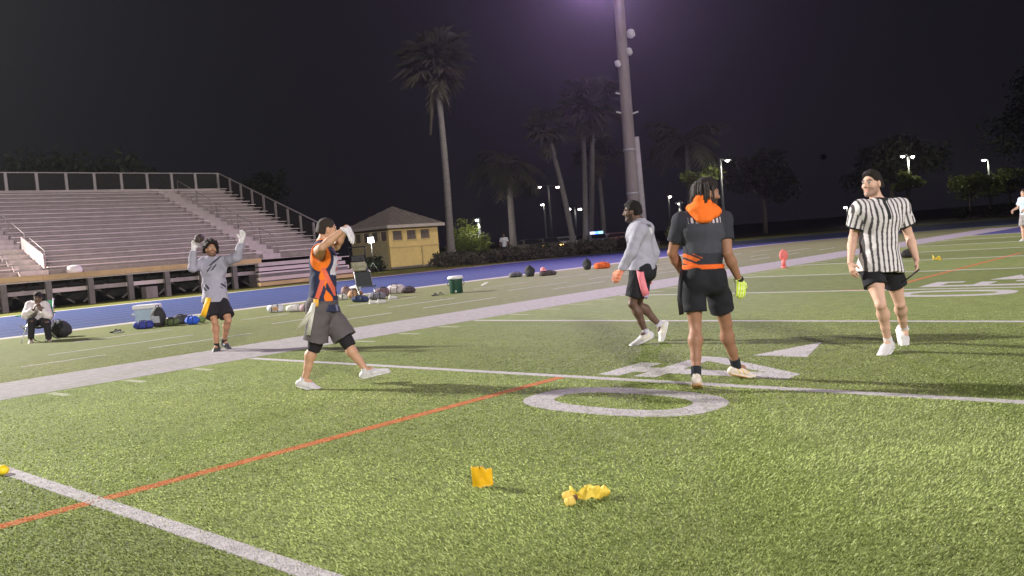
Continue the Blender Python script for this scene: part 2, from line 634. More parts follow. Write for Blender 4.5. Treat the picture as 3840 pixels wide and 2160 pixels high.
# ---- turf blades: dense near the camera, thinning with distance
def turf_blades():
    K = 260000
    n = 560000
    d0, d1 = 1.7, 17.0
    # distance distributed so that density falls with 1/d^2
    u = RNG.random(n)
    dd = d0 * (d1 / d0) ** u
    ang = rad(-42) + rad(84) * RNG.random(n)
    hx, hy = CF[0], CF[1]
    hl = math.hypot(hx, hy)
    hx, hy = hx / hl, hy / hl
    x = dd * (hx * np.cos(ang) - hy * np.sin(ang))
    y = dd * (hx * np.sin(ang) + hy * np.cos(ang))
    keep = x > -17.5
    x, y, dd = x[keep], y[keep], dd[keep]
    n = len(x)
    w = 0.0011 * dd * (0.7 + 0.6 * RNG.random(n))
    h = (0.009 + 0.012 * RNG.random(n)) * np.clip(1.2 - dd / 15, 0.12, 1.1)
    a = RNG.random(n) * 2 * np.pi
    ca, sa = np.cos(a), np.sin(a)
    lean = 0.5 + 1.0 * RNG.random(n)
    la = RNG.normal(-0.6, 0.75, n) + 1.5 * np.sin(x * 0.8 + 1.4 * np.sin(y * 0.6)) * np.sin(y * 0.9 + 1.1 * np.sin(x * 0.7 + 1))
    V = np.zeros((n, 3, 3), np.float32)
    V[:, 0, 0] = x - ca * w
    V[:, 0, 1] = y - sa * w
    V[:, 1, 0] = x + ca * w
    V[:, 1, 1] = y + sa * w
    V[:, 0, 2] = V[:, 1, 2] = 0.010
    V[:, 2, 0] = x + np.cos(la) * h * lean
    V[:, 2, 1] = y + np.sin(la) * h * lean
    V[:, 2, 2] = 0.010 + h
    t = RNG.random(n)[:, None]
    lo = np.array([0.19, 0.24, 0.068])
    hi = np.array([0.50, 0.57, 0.22])
    col = lo + (hi - lo) * t ** 1.3
    patch = 0.5 + 0.5 * np.sin(x * 0.9 + np.sin(y * 0.7) * 1.7) * np.sin(y * 1.1 + 0.6 * np.sin(x * 1.3))
    p2 = np.sin(x * 2.3 + 2 * np.sin(y * 1.9)) * np.sin(y * 2.9 + 1.5 * np.sin(x * 1.7))
    pan = np.where(((y - Y40) % (2 * YD)) > YD, 1.08, 0.90)
    col = col * ((0.82 + 0.32 * patch + 0.09 * p2) * pan)[:, None]
    dk = RNG.random(n) < 0.10
    col[dk] *= 0.35                                                   # rubber crumb showing between the tufts
    jx, jy = x + RNG.normal(0, 0.006, n), y + RNG.normal(0, 0.006, n)
    pc = np.array([[0.52, 0.49, 0.485], [0.50, 0.18, 0.065], [0.34, 0.36, 0.22]])
    for test, ci in PAINT:
        mk = test(jx, jy) & (RNG.random(n) < 0.93)
        col[mk] = pc[ci] * (0.72 + 0.5 * RNG.random(mk.sum())[:, None])
    out = x < XS - BANDW
    col[out] = col[out] * 0.6 + np.array([0.075, 0.07, 0.032])
    cv = np.repeat(col, 3, axis=0)
    Fq = np.arange(3 * n).reshape(n, 3)
    m = mat('turf_blade', (0.1, 0.13, 0.04), 0.55, 0.1, 3.0, attr=True, spec=0.3, transl=0.35)
    o = obj_np('turf_blades', V.reshape(-1, 3), Fq, m, smooth=False, col=cv)
    tag(o, 'short artificial turf blades standing on the playing field', 'grass', kind='stuff')


turf_blades()
# ------------------------------------------------------------------ floodlight towers
M_conc = mat('tower_concrete', (0.24, 0.20, 0.19), 0.85, 0.25, 1.5, 0.5, 25, stretch=(1, 1, 0.3))
M_galv = mat('galvanised_steel', (0.42, 0.42, 0.42), 0.5, 0.12, 4, metal=0.4)
M_box = mat('equipment_grey', (0.5, 0.48, 0.46), 0.6, 0.12, 5)
M_flood_white = emitter('floodlight_lens_white', (1.0, 0.97, 0.92), 30)
M_flood_violet = emitter('floodlight_lens_violet', (0.75, 0.45, 1.0), 30)


def spot(parent, loc, target, power, color, size=110, blend=0.6, radius=0.6):
    d = bpy.data.lights.new('floodlight_beam', 'SPOT')
    d.energy = power
    d.color = color
    d.spot_size = rad(size)
    d.spot_blend = blend
    d.shadow_soft_size = radius
    o = bpy.data.objects.new('floodlight_beam', d)
    o.location = loc
    v = Vector(target) - Vector(loc)
    o.rotation_euler = v.to_track_quat('-Z', 'Y').to_euler()
    link(o, parent)
    return o


def flood_tower(base, height, target, power, color, label, r0=0.38, r1=0.26, lens=None, size=110, radius=0.6, extras=False):
    b = np.array([base[0], base[1], 0.0])
    root = empty('floodlight_tower', b)
    tag(root, label, 'light tower', 'floodlight towers around the field')
    n = 9
    MB().tube([(0, 0, -0.3 + (height + 0.3) * i / n) for i in range(n + 1)], [r0 + (r1 - r0) * i / n for i in range(n + 1)], 14).build('pole', M_conc, root)
    az = math.atan2(target[1] - b[1], target[0] - b[0])
    ux, uy = -math.sin(az), math.cos(az)
    fx, fy = math.cos(az), math.sin(az)
    for k, zz in enumerate((height - 0.5, height - 1.7)):
        MB().bar((-ux * 2.4, -uy * 2.4, zz), (ux * 2.4, uy * 2.4, zz), 0.14, 0.14).build('crossarm', M_galv, root)
        for i in range(5):
            t = -2.1 + 1.05 * i
            c = Vector((ux * t + fx * 0.45, uy * t + fy * 0.45, zz))
            dirv = (Vector(target) - Vector((b[0], b[1], height))).normalized()
            M = dirv.to_track_quat('Z', 'Y').to_matrix()
            mb = MB()
            prof = [(0.10, -0.30), (0.22, -0.2), (0.32, 0.0)]
            vs = []
            for (r, z) in prof:
                for q in range(12):
                    a = 2 * math.pi * q / 12
                    vs.append(c + M @ Vector((r * math.cos(a), r * math.sin(a), z)))
            fs = [(i2 * 12 + q, i2 * 12 + (q + 1) % 12, (i2 + 1) * 12 + (q + 1) % 12, (i2 + 1) * 12 + q) for i2 in range(2) for q in range(12)]
            mb.add(vs, fs, 0, True)
            mb.bar((ux * t, uy * t, zz), c, 0.06, 0.06)
            hd = mb.build('floodlight', M_galv, root)
            lv = [c + M @ Vector((0.29 * math.cos(2 * math.pi * q / 12), 0.29 * math.sin(2 * math.pi * q / 12), -0.01)) for q in range(12)]
            MB().add(lv, [tuple(range(12))]).build('lens', lens or M_flood_white, hd)
    lc = (fx * 1.3, fy * 1.3, height - 1.1)
    tl = Vector(target) - Vector((b[0], b[1], 0))
    spot(root, lc, tl, power, color, size, radius=radius)
    return root


P0 = np.array([-6.0, 8.0, 0.0])
KEY = (1.0, 0.955, 0.90)
# the tower seen in the picture; its failing lamps glow violet
tw = flood_tower((-34.6, 51.0), 21.0, (-8, 14, 0), 5000, (0.85, 0.66, 1.0), 'tall concrete floodlight tower rising out of view beyond the blue track', 0.46, 0.34, M_flood_violet, size=150)
# the failing violet lamps, aimed out over the field
spot(tw, tuple(-Vector((CR[0], CR[1], 0)) * 1.4 + Vector((0.5, -0.8, 19.0))), (34.0, -51.0, -6.0), 15500, (0.74, 0.43, 1.0), 150, 1.0, 0.5)
# spot added on the same tower to brighten the stands and the ticket building
spot(tw, (-0.6, -0.6, 19.6), (-19.0, -9.0, 1.5), 9000, (1.0, 0.93, 0.82), 75, 0.8, 0.4)
# fittings and a shorter strapped-on stub pole on the near side of the tower
cdir = Vector((-CF[0], -CF[1], 0)).normalized()
rdir = Vector((CR[0], CR[1], 0)).normalized()
MB().tube([tuple(rdir * 0.62 + cdir * 0.1 + Vector((0, 0, -0.2))), tuple(rdir * 0.50 + cdir * 0.15 + Vector((0, 0, 7.9)))], [0.24, 0.19], 12).build('stub_pole', mat('stub_pole_concrete', (0.36, 0.33, 0.32), 0.8, 0.2, 2, 0.3, 25), tw)
for z, sd, w, h in ((14.9, 0.62, 0.55, 0.62), (13.7, 0.42, 0.42, 0.5), (12.95, -0.42, 0.40, 0.45)):
    b_ = MB().lathe((0, 0, 0), [(0.10, -h / 2), (w * 0.5, -h * 0.3), (w * 0.52, 0), (w * 0.45, h * 0.35), (0.12, h / 2)], 12).build('loudspeaker_horn', M_box, tw)
    b_.location = tuple(rdir * sd + cdir * 0.25 + Vector((0, 0, z)))
    b_.rotation_euler = (0.5, 0.3 * sd, 0)
for z, sd in ((10.9, -0.55), (9.6, -0.6), (9.5, 0.62)):
    MB().bar(tuple(rdir * (sd * 0.5) + Vector((0, 0, z))), tuple(rdir * sd * 1.25 + cdir * 0.1 + Vector((0, 0, z + 0.12))), 0.10, 0.10).build('step_bracket', M_box, tw)
for z in (4.0, 7.0):
    MB().lathe((0, 0, z), [(0.46, 0), (0.46, 0.12)], 16).build('strap', M_galv, tw)

flood_tower((-66.0, -5.5), 27.0, (-9, 9, 0), 215000, KEY, 'tall floodlight tower behind the bleachers, out past their far end', size=82, radius=1.2)
flood_tower((46.0, -34.0), 27.0, (-16, 4, 0), 92000, (1.0, 0.95, 0.93), 'floodlight tower across the field beside the home stand', size=62, radius=2.5)
flood_tower((48.0, 40.0), 27.0, (-10, 14, 0), 30000, (1.0, 0.92, 0.95), 'floodlight tower across the field near the end zone', size=110, radius=0.9)
# ------------------------------------------------------------------ bleachers beyond the track
M_bench = mat('bleacher_aluminium', (0.66, 0.55, 0.535), 0.55, 0.2, 2.5, 0.2, 30, metal=0.1, stretch=(1, 0.15, 1))
M_bench2 = mat('bleacher_aluminium_worn', (0.56, 0.465, 0.445), 0.6, 0.16, 2.5, 0.2, 30, metal=0.15, stretch=(1, 0.15, 1))
M_tread = mat('bleacher_tread', (0.46, 0.39, 0.37), 0.65, 0.14, 3, 0.2, 30)
M_riser = mat('bleacher_riser', (0.30, 0.25, 0.24), 0.7, 0.2, 2)
M_frame = mat('bleacher_frame', (0.15, 0.13, 0.12), 0.7, 0.2, 3)
M_railbar = mat('bleacher_rail', (0.36, 0.32, 0.31), 0.5, 0.1, 3, metal=0.3)
M_fascia = mat('bleacher_fascia', (0.50, 0.34, 0.17), 0.7, 0.25, 1.5, 0.3, 12, stretch=(1, 0.3, 1))  # orange light on the boards is put into this tan colour
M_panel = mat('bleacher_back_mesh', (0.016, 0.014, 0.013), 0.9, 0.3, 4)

BX0, BX1 = -45.2, -58.0
BZ0, ROWS = 1.55, 18
TR = (BX0 - BX1) / ROWS
RI = (6.72 - BZ0) / ROWS
BY0, BY1 = 4.0, 33.6
AISLES = [(15.2, 16.5), (28.4, 29.6)]
SEGS = [(BY0, 15.2), (16.5, 28.4), (29.6, BY1)]
bl = empty('bleachers', ((BX0 + BX1) / 2, (BY0 + BY1) / 2, 0))
BO = Vector(bl.location)
tag(bl, 'wide tiered aluminium bleachers with empty benches beyond the blue track', 'bleachers')


def bmesh_part(name, material, fn, parent=bl, bevel=0):
    mb = MB()
    fn(mb)
    off = BO
    mb.v = [(v[0] - off.x, v[1] - off.y, v[2] - off.z) for v in mb.v]
    return mb.build(name, material, parent, bevel)


for r in range(ROWS):
    xf = BX0 - r * TR
    z = BZ0 + r * RI
    for (a, b) in SEGS:
        # seat plank, split into lengths butted end to end
        n = max(1, round((b - a) / 4.2))
        off = (r % 3) * 0.7
        cuts = sorted(set([a] + [min(max(a + (b - a) * i / n + off - 0.7, a), b) for i in range(1, n)] + [b]))
        for y0, y1 in zip(cuts[:-1], cuts[1:]):
            if y1 - y0 < 0.3:
                continue
            dz = random.uniform(-0.008, 0.008)
            bmesh_part('bench_plank', random.choice((M_bench, M_bench, M_bench2)), lambda m: m.box((xf - TR + 0.16, (y0 + y1) / 2, z + 0.40 + dz), (0.25, y1 - y0 - 0.02, 0.045)))
        bmesh_part('footboard', M_tread, lambda m: m.box((xf - TR * 0.5 + 0.03, (a + b) / 2, z - 0.02), (TR - 0.05, b - a, 0.04)))
        bmesh_part('riser', M_riser, lambda m: m.box((xf - TR + 0.02, (a + b) / 2, z + RI * 0.5), (0.02, b - a, RI - 0.04)))
    for (a, b) in AISLES:
        bmesh_part('aisle_step', M_tread, lambda m: (m.box((xf - TR * 0.5, (a + b) / 2, z - 0.02), (TR, b - a - 0.02, 0.05)), m.box((xf - TR * 0.75, (a + b) / 2, z + RI * 0.5), (TR * 0.5, b - a - 0.02, RI * 0.92))))
# pale kerb panels and short handrails beside the aisles
for (a, b) in AISLES:
    for yy, nrail in ((b + 0.02, 5), ((a + b) / 2, 0)):
        for k in range(nrail):
            r = 1 + k * 3.4
            x0, z0 = BX0 - r * TR, BZ0 + r * RI
            x1, z1 = BX0 - (r + 2.4) * TR, BZ0 + (r + 2.4) * RI
            bmesh_part('aisle_handrail', M_railbar, lambda m: m.tube([(x0, yy, z0), (x0, yy, z0 + 0.95), (x1, yy, z1 + 0.95), (x1, yy, z1)], 0.022, 6))
            if k == 0 and b < 20:
                bmesh_part('aisle_panel', M_bench2, lambda m: m.add([(x0, yy - 0.05, z0 + 0.05), (x1 - 1, yy - 0.05, z1 + 0.45), (x1 - 1, yy - 0.05, z1 + 1.1), (x0, yy - 0.05, z0 + 0.75),
                                                             (x0, yy - 0.09, z0 + 0.05), (x1 - 1, yy - 0.09, z1 + 0.45), (x1 - 1, yy - 0.09, z1 + 1.1), (x0, yy - 0.09, z0 + 0.75)],
                                                            [(0, 1, 2, 3), (7, 6, 5, 4), (0, 3, 7, 4), (1, 5, 6, 2), (3, 2, 6, 7), (0, 4, 5, 1)]))
# rear walkway and guard rail with posts and dark mesh panels
bmesh_part('rear_walkway', M_tread, lambda m: m.box((BX1 - 0.4, (BY0 + BY1) / 2, 6.74), (0.9, BY1 - BY0, 0.06)))
ys = [BY1 - 1.77 * i for i in range(17)]
for i, y in enumerate(ys):
    bmesh_part('guard_post', M_railbar, lambda m: m.box((BX1 - 0.8, y - 0.06, 7.40), (0.10, 0.17, 1.34)))
    if i < len(ys) - 1:
        bmesh_part('mesh_panel', M_panel, lambda m: m.box((BX1 - 0.86, (y + ys[i + 1]) / 2 - 0.06, 7.42), (0.02, 1.60, 1.16)))
bmesh_part('guard_rail', M_railbar, lambda m: m.box((BX1 - 0.8, (BY1 + ys[-1]) / 2, 8.06), (0.09, BY1 - ys[-1], 0.06)))
bmesh_part('kick_rail', M_bench, lambda m: m.box((BX1 - 0.75, (BY1 + ys[-1]) / 2, 6.85), (0.05, BY1 - ys[-1], 0.16)))
# sloping end guard
for k in range(10):
    r = k * 1.95
    x, z = BX1 + 0.02 + r * TR * 1.0 - 0.8, 6.72 - r * RI
    if k:
        bmesh_part('guard_post', M_railbar, lambda m: m.box((x, BY1 + 0.04, z + 0.72), (0.17, 0.08, 1.40)))
    x2, z2 = x + 1.95 * TR, z - 1.95 * RI
    if k < 9:
        bmesh_part('mesh_panel', M_panel, lambda m: m.add([(x, BY1 + 0.10, z + 0.1), (x2, BY1 + 0.10, z2 + 0.1), (x2, BY1 + 0.10, z2 + 1.3), (x, BY1 + 0.10, z + 1.3),
                                                          (x, BY1 + 0.12, z + 0.1), (x2, BY1 + 0.12, z2 + 0.1), (x2, BY1 + 0.12, z2 + 1.3), (x, BY1 + 0.12, z + 1.3)],
                                                         [(0, 1, 2, 3), (7, 6, 5, 4), (0, 3, 7, 4), (1, 5, 6, 2), (3, 2, 6, 7), (0, 4, 5, 1)]))
bmesh_part('guard_rail', M_railbar, lambda m: m.bar((BX1 - 0.8, BY1 + 0.04, 8.06), (BX0 - 0.6, BY1 + 0.04, BZ0 + 1.55), 0.07, 0.07))
# front walkway: fascia, posts, mid beam, lower beam, dark sheet behind as the shade underneath
bmesh_part('front_walkway', M_tread, lambda m: m.box((BX0 + 0.45, (BY0 + BY1) / 2, 1.30), (1.1, BY1 - BY0, 0.06)))
for i in range(12):
    y0 = BY0 + (BY1 - 6.2 - BY0) * i / 12
    y1 = BY0 + (BY1 - 6.2 - BY0) * (i + 1) / 12
    bmesh_part('fascia_board', M_fascia, lambda m: m.box((BX0 + 1.03, (y0 + y1) / 2, 1.46 + random.uniform(-0.015, 0.015)), (0.06, y1 - y0 - 0.015, 0.26)))
    bmesh_part('front_post', M_frame, lambda m: m.box((BX0 + 1.0, y0 + 0.2, 0.62), (0.22, 0.26, 1.3)))
    bmesh_part('mid_beam', M_riser if i % 2 else M_bench2, lambda m: m.box((BX0 + 0.94, (y0 + y1) / 2, 0.80), (0.07, y1 - y0 - 0.02, 0.20)))
    bmesh_part('cross_brace', M_frame, lambda m: (m.bar((BX0 - 0.3, y0 + 0.3, 0.1), (BX0 - 0.3, y1 - 0.1, 1.2), 0.08, 0.08), m.bar((BX0 - 0.36, y1 - 0.1, 0.1), (BX0 - 0.36, y0 + 0.3, 1.2), 0.08, 0.08)))
bmesh_part('shade_sheet', M_panel, lambda m: m.box((BX0 - 1.6, (BY0 + BY1) / 2, 0.75), (0.05, BY1 - BY0, 1.5)))
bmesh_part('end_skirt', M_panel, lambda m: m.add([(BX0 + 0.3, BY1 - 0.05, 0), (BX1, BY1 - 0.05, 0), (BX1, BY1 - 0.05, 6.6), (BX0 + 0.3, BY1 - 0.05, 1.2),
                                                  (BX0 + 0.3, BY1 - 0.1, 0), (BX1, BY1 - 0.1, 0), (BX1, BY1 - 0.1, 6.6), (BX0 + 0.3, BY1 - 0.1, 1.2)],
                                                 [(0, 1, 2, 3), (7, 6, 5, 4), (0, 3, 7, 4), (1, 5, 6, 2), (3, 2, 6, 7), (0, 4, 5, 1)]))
# broad plank steps up to the front walkway at the far end
for k in range(5):
    bmesh_part('entry_step', (M_fascia, M_bench2, M_bench, M_bench2, M_tread)[k], lambda m: m.box((BX0 + 2.35 - k * 0.34, 29.6 + 0.1 * k, 0.14 + k * 0.27), (0.36, 6.6 - 0.2 * k, 0.20)))
bmesh_part('step_stringer', M_frame, lambda m: m.box((BX0 + 1.5, 29.6, 0.35), (1.2, 6.0, 0.7)))
# concrete footing in front of the posts
bmesh_part('footing', M_conc, lambda m: m.box((BX0 + 1.35, 20.6, 0.28), (0.55, 0.62, 0.6)), bevel=0.03)

# white bag left on the front row
o = MB().lathe((0, 0, 0), [(0.18, 0), (0.30, 0.05), (0.32, 0.2), (0.26, 0.34), (0.12, 0.42)], 12, sx=0.8, sy=1.3).build('bag', mat('white_canvas', (0.62, 0.58, 0.58), 0.8, 0.12, 6, 0.5, 20))
o.location = (BX0 - 0.35, 17.7, BZ0)
tag(o, 'white bag left on the front row of the bleachers by the aisle', 'bag')

# ------------------------------------------------------------------ yellow hip-roofed ticket building
M_yel = mat('building_stucco_yellow', (0.66, 0.48, 0.19), 0.85, 0.10, 2, 0.3, 30)
M_sill = mat('building_trim', (0.56, 0.42, 0.2), 0.8, 0.12, 2)
M_roof = mat('roof_metal', (0.15, 0.125, 0.115), 0.6, 0.15, 2)
M_eave = mat('roof_eave_trim', (0.42, 0.36, 0.32), 0.7, 0.1, 2)
M_shut = mat('window_shutter', (0.13, 0.10, 0.085), 0.7, 0.2, 5)
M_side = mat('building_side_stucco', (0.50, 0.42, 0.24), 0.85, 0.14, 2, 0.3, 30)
KX, KY0, KX1, KY1 = -51.6, 43.1, -56.2, 48.2     # front face X, near face Y, back X, far Y
kb = empty('ticket_building', ((KX + KX1) / 2, (KY0 + KY1) / 2, 0))
tag(kb, 'small yellow building with dark hip roof and a row of square windows', 'building')
KO = Vector(kb.location)


def kpart(name, material, fn, parent=kb, bevel=0):
    mb = MB()
    fn(mb)
    off = KO
    mb.v = [(v[0] - off.x, v[1] - off.y, v[2] - off.z) for v in mb.v]
    o = mb.build(name, material, None, bevel)
    o.parent = parent
    return o


HW = 3.15
# wall: lower storey, upper band between window openings is built round the openings
T = 0.22


def wall_with_openings(m, axis, fixed, a0, a1, openings, z0, z1, inward):
    """boxes round the openings; openings = [(s0, s1, zb, zt)] sharing zb, zt"""
    zb, zt = openings[0][2], openings[0][3]

    def bx(s0, s1, za, zc):
        if axis == 'y':
            m.box((fixed + inward * T / 2, (s0 + s1) / 2, (za + zc) / 2), (T, s1 - s0, zc - za))
        else:
            m.box(((s0 + s1) / 2, fixed + inward * T / 2, (za + zc) / 2), (s1 - s0, T, zc - za))
    bx(a0, a1, z0, zb)
    bx(a0, a1, zt, z1)
    cur = a0
    for (s0, s1, _, _) in openings:
        bx(cur, s0, zb, zt)
        cur = s1
    bx(cur, a1, zb, zt)


WZ0, WZ1 = 2.22, 2.92
fo = [(KY0 + 0.42 + 1.42 * i, KY0 + 0.42 + 1.42 * i + 0.95, WZ0, WZ1) for i in range(3)]
so = [(KX1 + 0.45 + 1.05 * i, KX1 + 0.45 + 1.05 * i + 0.72, WZ0, WZ1) for i in range(4)]
kpart('wall', M_yel, lambda m: wall_with_openings(m, 'y', KX, KY0 + 0.003, KY1 - 0.003, fo, 0.0, HW, -1))
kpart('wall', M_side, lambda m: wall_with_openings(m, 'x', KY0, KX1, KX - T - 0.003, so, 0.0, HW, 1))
kpart('wall', M_yel, lambda m: m.box((KX1 + T / 2, (KY0 + KY1) / 2 + T, HW / 2), (T, KY1 - KY0 - 2 * T, HW)))
kpart('wall', M_yel, lambda m: m.box(((KX + KX1) / 2 - T / 2, KY1 - T / 2, HW / 2), (KX - KX1 - T - 0.01, T, HW)))
for (s0, s1, za, zc) in fo:
    w = kpart('window', M_shut, lambda m: m.box((KX - 0.12, (s0 + s1) / 2, (za + zc) / 2), (0.03, s1 - s0 - 0.01, zc - za - 0.01)))
    kpart('sill', M_sill, lambda m: m.box((KX + 0.03, (s0 + s1) / 2, za - 0.03), (0.10, s1 - s0 + 0.06, 0.05)), w)
    kpart('slat', M_roof, lambda m: m.box((KX - 0.08, (s0 + s1) / 2, (za + zc) / 2), (0.03, 0.04, zc - za - 0.02)), w)
for (s0, s1, za, zc) in so:
    w = kpart('window', M_shut, lambda m: m.box(((s0 + s1) / 2, KY0 + 0.12, (za + zc) / 2), (s1 - s0 - 0.01, 0.03, zc - za - 0.01)))
    kpart('sill', M_sill, lambda m: m.box(((s0 + s1) / 2, KY0 - 0.03, za - 0.03), (s1 - s0 + 0.06, 0.10, 0.05)), w)
kpart('belt_course', M_sill, lambda m: m.box((KX + 0.025, (KY0 + KY1) / 2, 1.68), (0.05, KY1 - KY0 + 0.02, 0.07)))
kpart('belt_course', M_sill, lambda m: m.box(((KX + KX1) / 2, KY0 - 0.025, 1.68), (KX - KX1 - 0.01, 0.05, 0.07)))
kpart('downpipe', M_sill, lambda m: m.box((KX + 0.06, KY0 + 3.25, 0.85), (0.10, 0.12, 1.55)))
kpart('base_plinth', M_frame, lambda m: m.box((KX + 0.03, (KY0 + KY1) / 2, 0.09), (0.06, KY1 - KY0, 0.16)))
OV = 0.42
ex0, ex1, ey0, ey1 = KX1 - OV, KX + OV, KY0 - OV, KY1 + OV
pk = ((KX + KX1) / 2, (KY0 + KY1) / 2, 4.95)
rf = kpart('roof', M_roof, lambda m: m.add([(ex0, ey0, HW + 0.20), (ex1, ey0, HW + 0.20), (ex1, ey1, HW + 0.20), (ex0, ey1, HW + 0.20), pk], [(0, 1, 4), (1, 2, 4), (2, 3, 4), (3, 0, 4), (3, 2, 1, 0)]))
kpart('eave', M_eave, lambda m: (m.box(((ex0 + ex1) / 2, ey0 - 0.02, HW + 0.10), (ex1 - ex0 + 0.08, 0.04, 0.24)), m.box((ex1 + 0.02, (ey0 + ey1) / 2, HW + 0.10), (0.04, ey1 - ey0 - 0.01, 0.24)),
                                 m.box(((ex0 + ex1) / 2, (ey0 + ey1) / 2, HW + 0.03), (ex1 - ex0 - 0.02, ey1 - ey0 - 0.02, 0.05))), rf)
# standing seams of the metal roof on the two faces in view
for i in range(1, 11):
    t = i / 11
    a = Vector((ex1, ey0 + (ey1 - ey0) * t, HW + 0.22))
    d = min(t, 1 - t) * 2
    b = Vector((ex1 + (pk[0] - ex1) * d, a.y, HW + 0.22 + (pk[2] - HW - 0.2) * d))
    kpart('roof_seam', M_roof, lambda m: m.bar(a, b, 0.05, 0.05), rf)
    a = Vector((ex0 + (ex1 - ex0) * t, ey0, HW + 0.22))
    b = Vector((a.x, ey0 + (pk[1] - ey0) * d, HW + 0.22 + (pk[2] - HW - 0.2) * d))
    kpart('roof_seam', M_roof, lambda m: m.bar(a, b, 0.05, 0.05), rf)

# bright work lamp on a stand beside the building
lp = atx(1391, 900, -48.0)
wl_ = empty('work_lamp', (lp[0], lp[1], 0))
tag(wl_, 'bright white work lamp on a stand beside the yellow building', 'lamp')
for k in range(3):
    a = k * 2.1 + 0.3
    MB().tube([(0, 0, 0.7), (0.5 * math.cos(a), 0.5 * math.sin(a), 0.0)], 0.018, 6).build('leg', M_frame, wl_)
MB().tube([(0, 0, 0.6), (0, 0, lp[2] - 0.2)], 0.02, 8).build('stem', M_frame, wl_)
hd = MB().box((0, 0, lp[2]), (0.12, 0.42, 0.40), rz=-0.75).build('lamp_head', M_frame, wl_)
MB().box((0.075, -0.07, lp[2]), (0.02, 0.38, 0.36), rz=-0.75).build('lens', emitter('work_lamp_lens', (0.85, 1.0, 0.97), 9), hd)
pd = bpy.data.lights.new('work_lamp_light', 'SPOT')
pd.energy = 260
pd.color = (0.85, 1.0, 0.92)
pd.spot_size = rad(150)
pd.shadow_soft_size = 0.15
po = bpy.data.objects.new('work_lamp_light', pd)
po.location = (0.12, -0.12, lp[2])
po.rotation_euler = (rad(70), 0, rad(45))
link(po, wl_)
# ------------------------------------------------------------------ palms, trees, shrubs
M_trunk = mat('palm_trunk', (0.15, 0.135, 0.13), 0.9, 0.25, 3, 0.6, 14, stretch=(1, 1, 2.5))
M_bark = mat('tree_bark', (0.09, 0.075, 0.06), 0.9, 0.25, 4, 0.6, 14)
M_frond = mat('palm_frond', (0.042, 0.046, 0.022), 0.7, 0.3, 2.0, transl=0.2)
M_dead = mat('palm_dead_frond', (0.065, 0.054, 0.038), 0.85, 0.3, 2.0)
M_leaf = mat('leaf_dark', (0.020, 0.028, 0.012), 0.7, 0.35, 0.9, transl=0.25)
M_leaf_l = mat('leaf_lamplit', (0.105, 0.135, 0.018), 0.7, 0.35, 1.2, transl=0.3)  # pale copy for foliage near lamps, lamplight put into the leaf colour


def fan_leaf(mb_v, mb_f, c, d, up, size, rng, nseg=9):
    """one fan palm leaf: a half disc of folded narrow segments on a stalk"""
    d = d / np.linalg.norm(d)
    s = np.cross(d, up)
    s /= (np.linalg.norm(s) + 1e-9)
    u = np.cross(s, d)
    base = len(mb_v)
    hub = c + d * size * 0.55
    # stalk
    mb_v.extend([c - s * 0.025, c + s * 0.025, hub])
    mb_f.append((base, base + 1, base + 2))
    for k in range(nseg):
        a = rad(-100 + 200 * k / (nseg - 1)) + rng.normal(0, 0.05)
        L = size * (0.62 - 0.18 * abs(a) / 1.75) * rng.uniform(0.8, 1.15)
        dv = d * math.cos(a) + s * math.sin(a)
        sv = -d * math.sin(a) + s * math.cos(a)
        droop = -u * 0 + np.array([0, 0, -1]) * L * rng.uniform(0.25, 0.6)
        b = len(mb_v)
        w = size * 0.060
        fold = u * (0.03 * (1 if k % 2 else -1))
        mb_v.extend([hub, hub + dv * L * 0.55 - sv * w + fold + droop * 0.15, hub + dv * L + droop * 0.8, hub + dv * L * 0.55 + sv * w - fold + droop * 0.15])
        mb_f.append((b, b + 1, b + 2))
        mb_f.append((b, b + 2, b + 3))


def tri_obj(name, V, Fq, material, parent, smooth=False):
    return obj_np(name, np.array(V), np.array(Fq), material, parent, smooth)


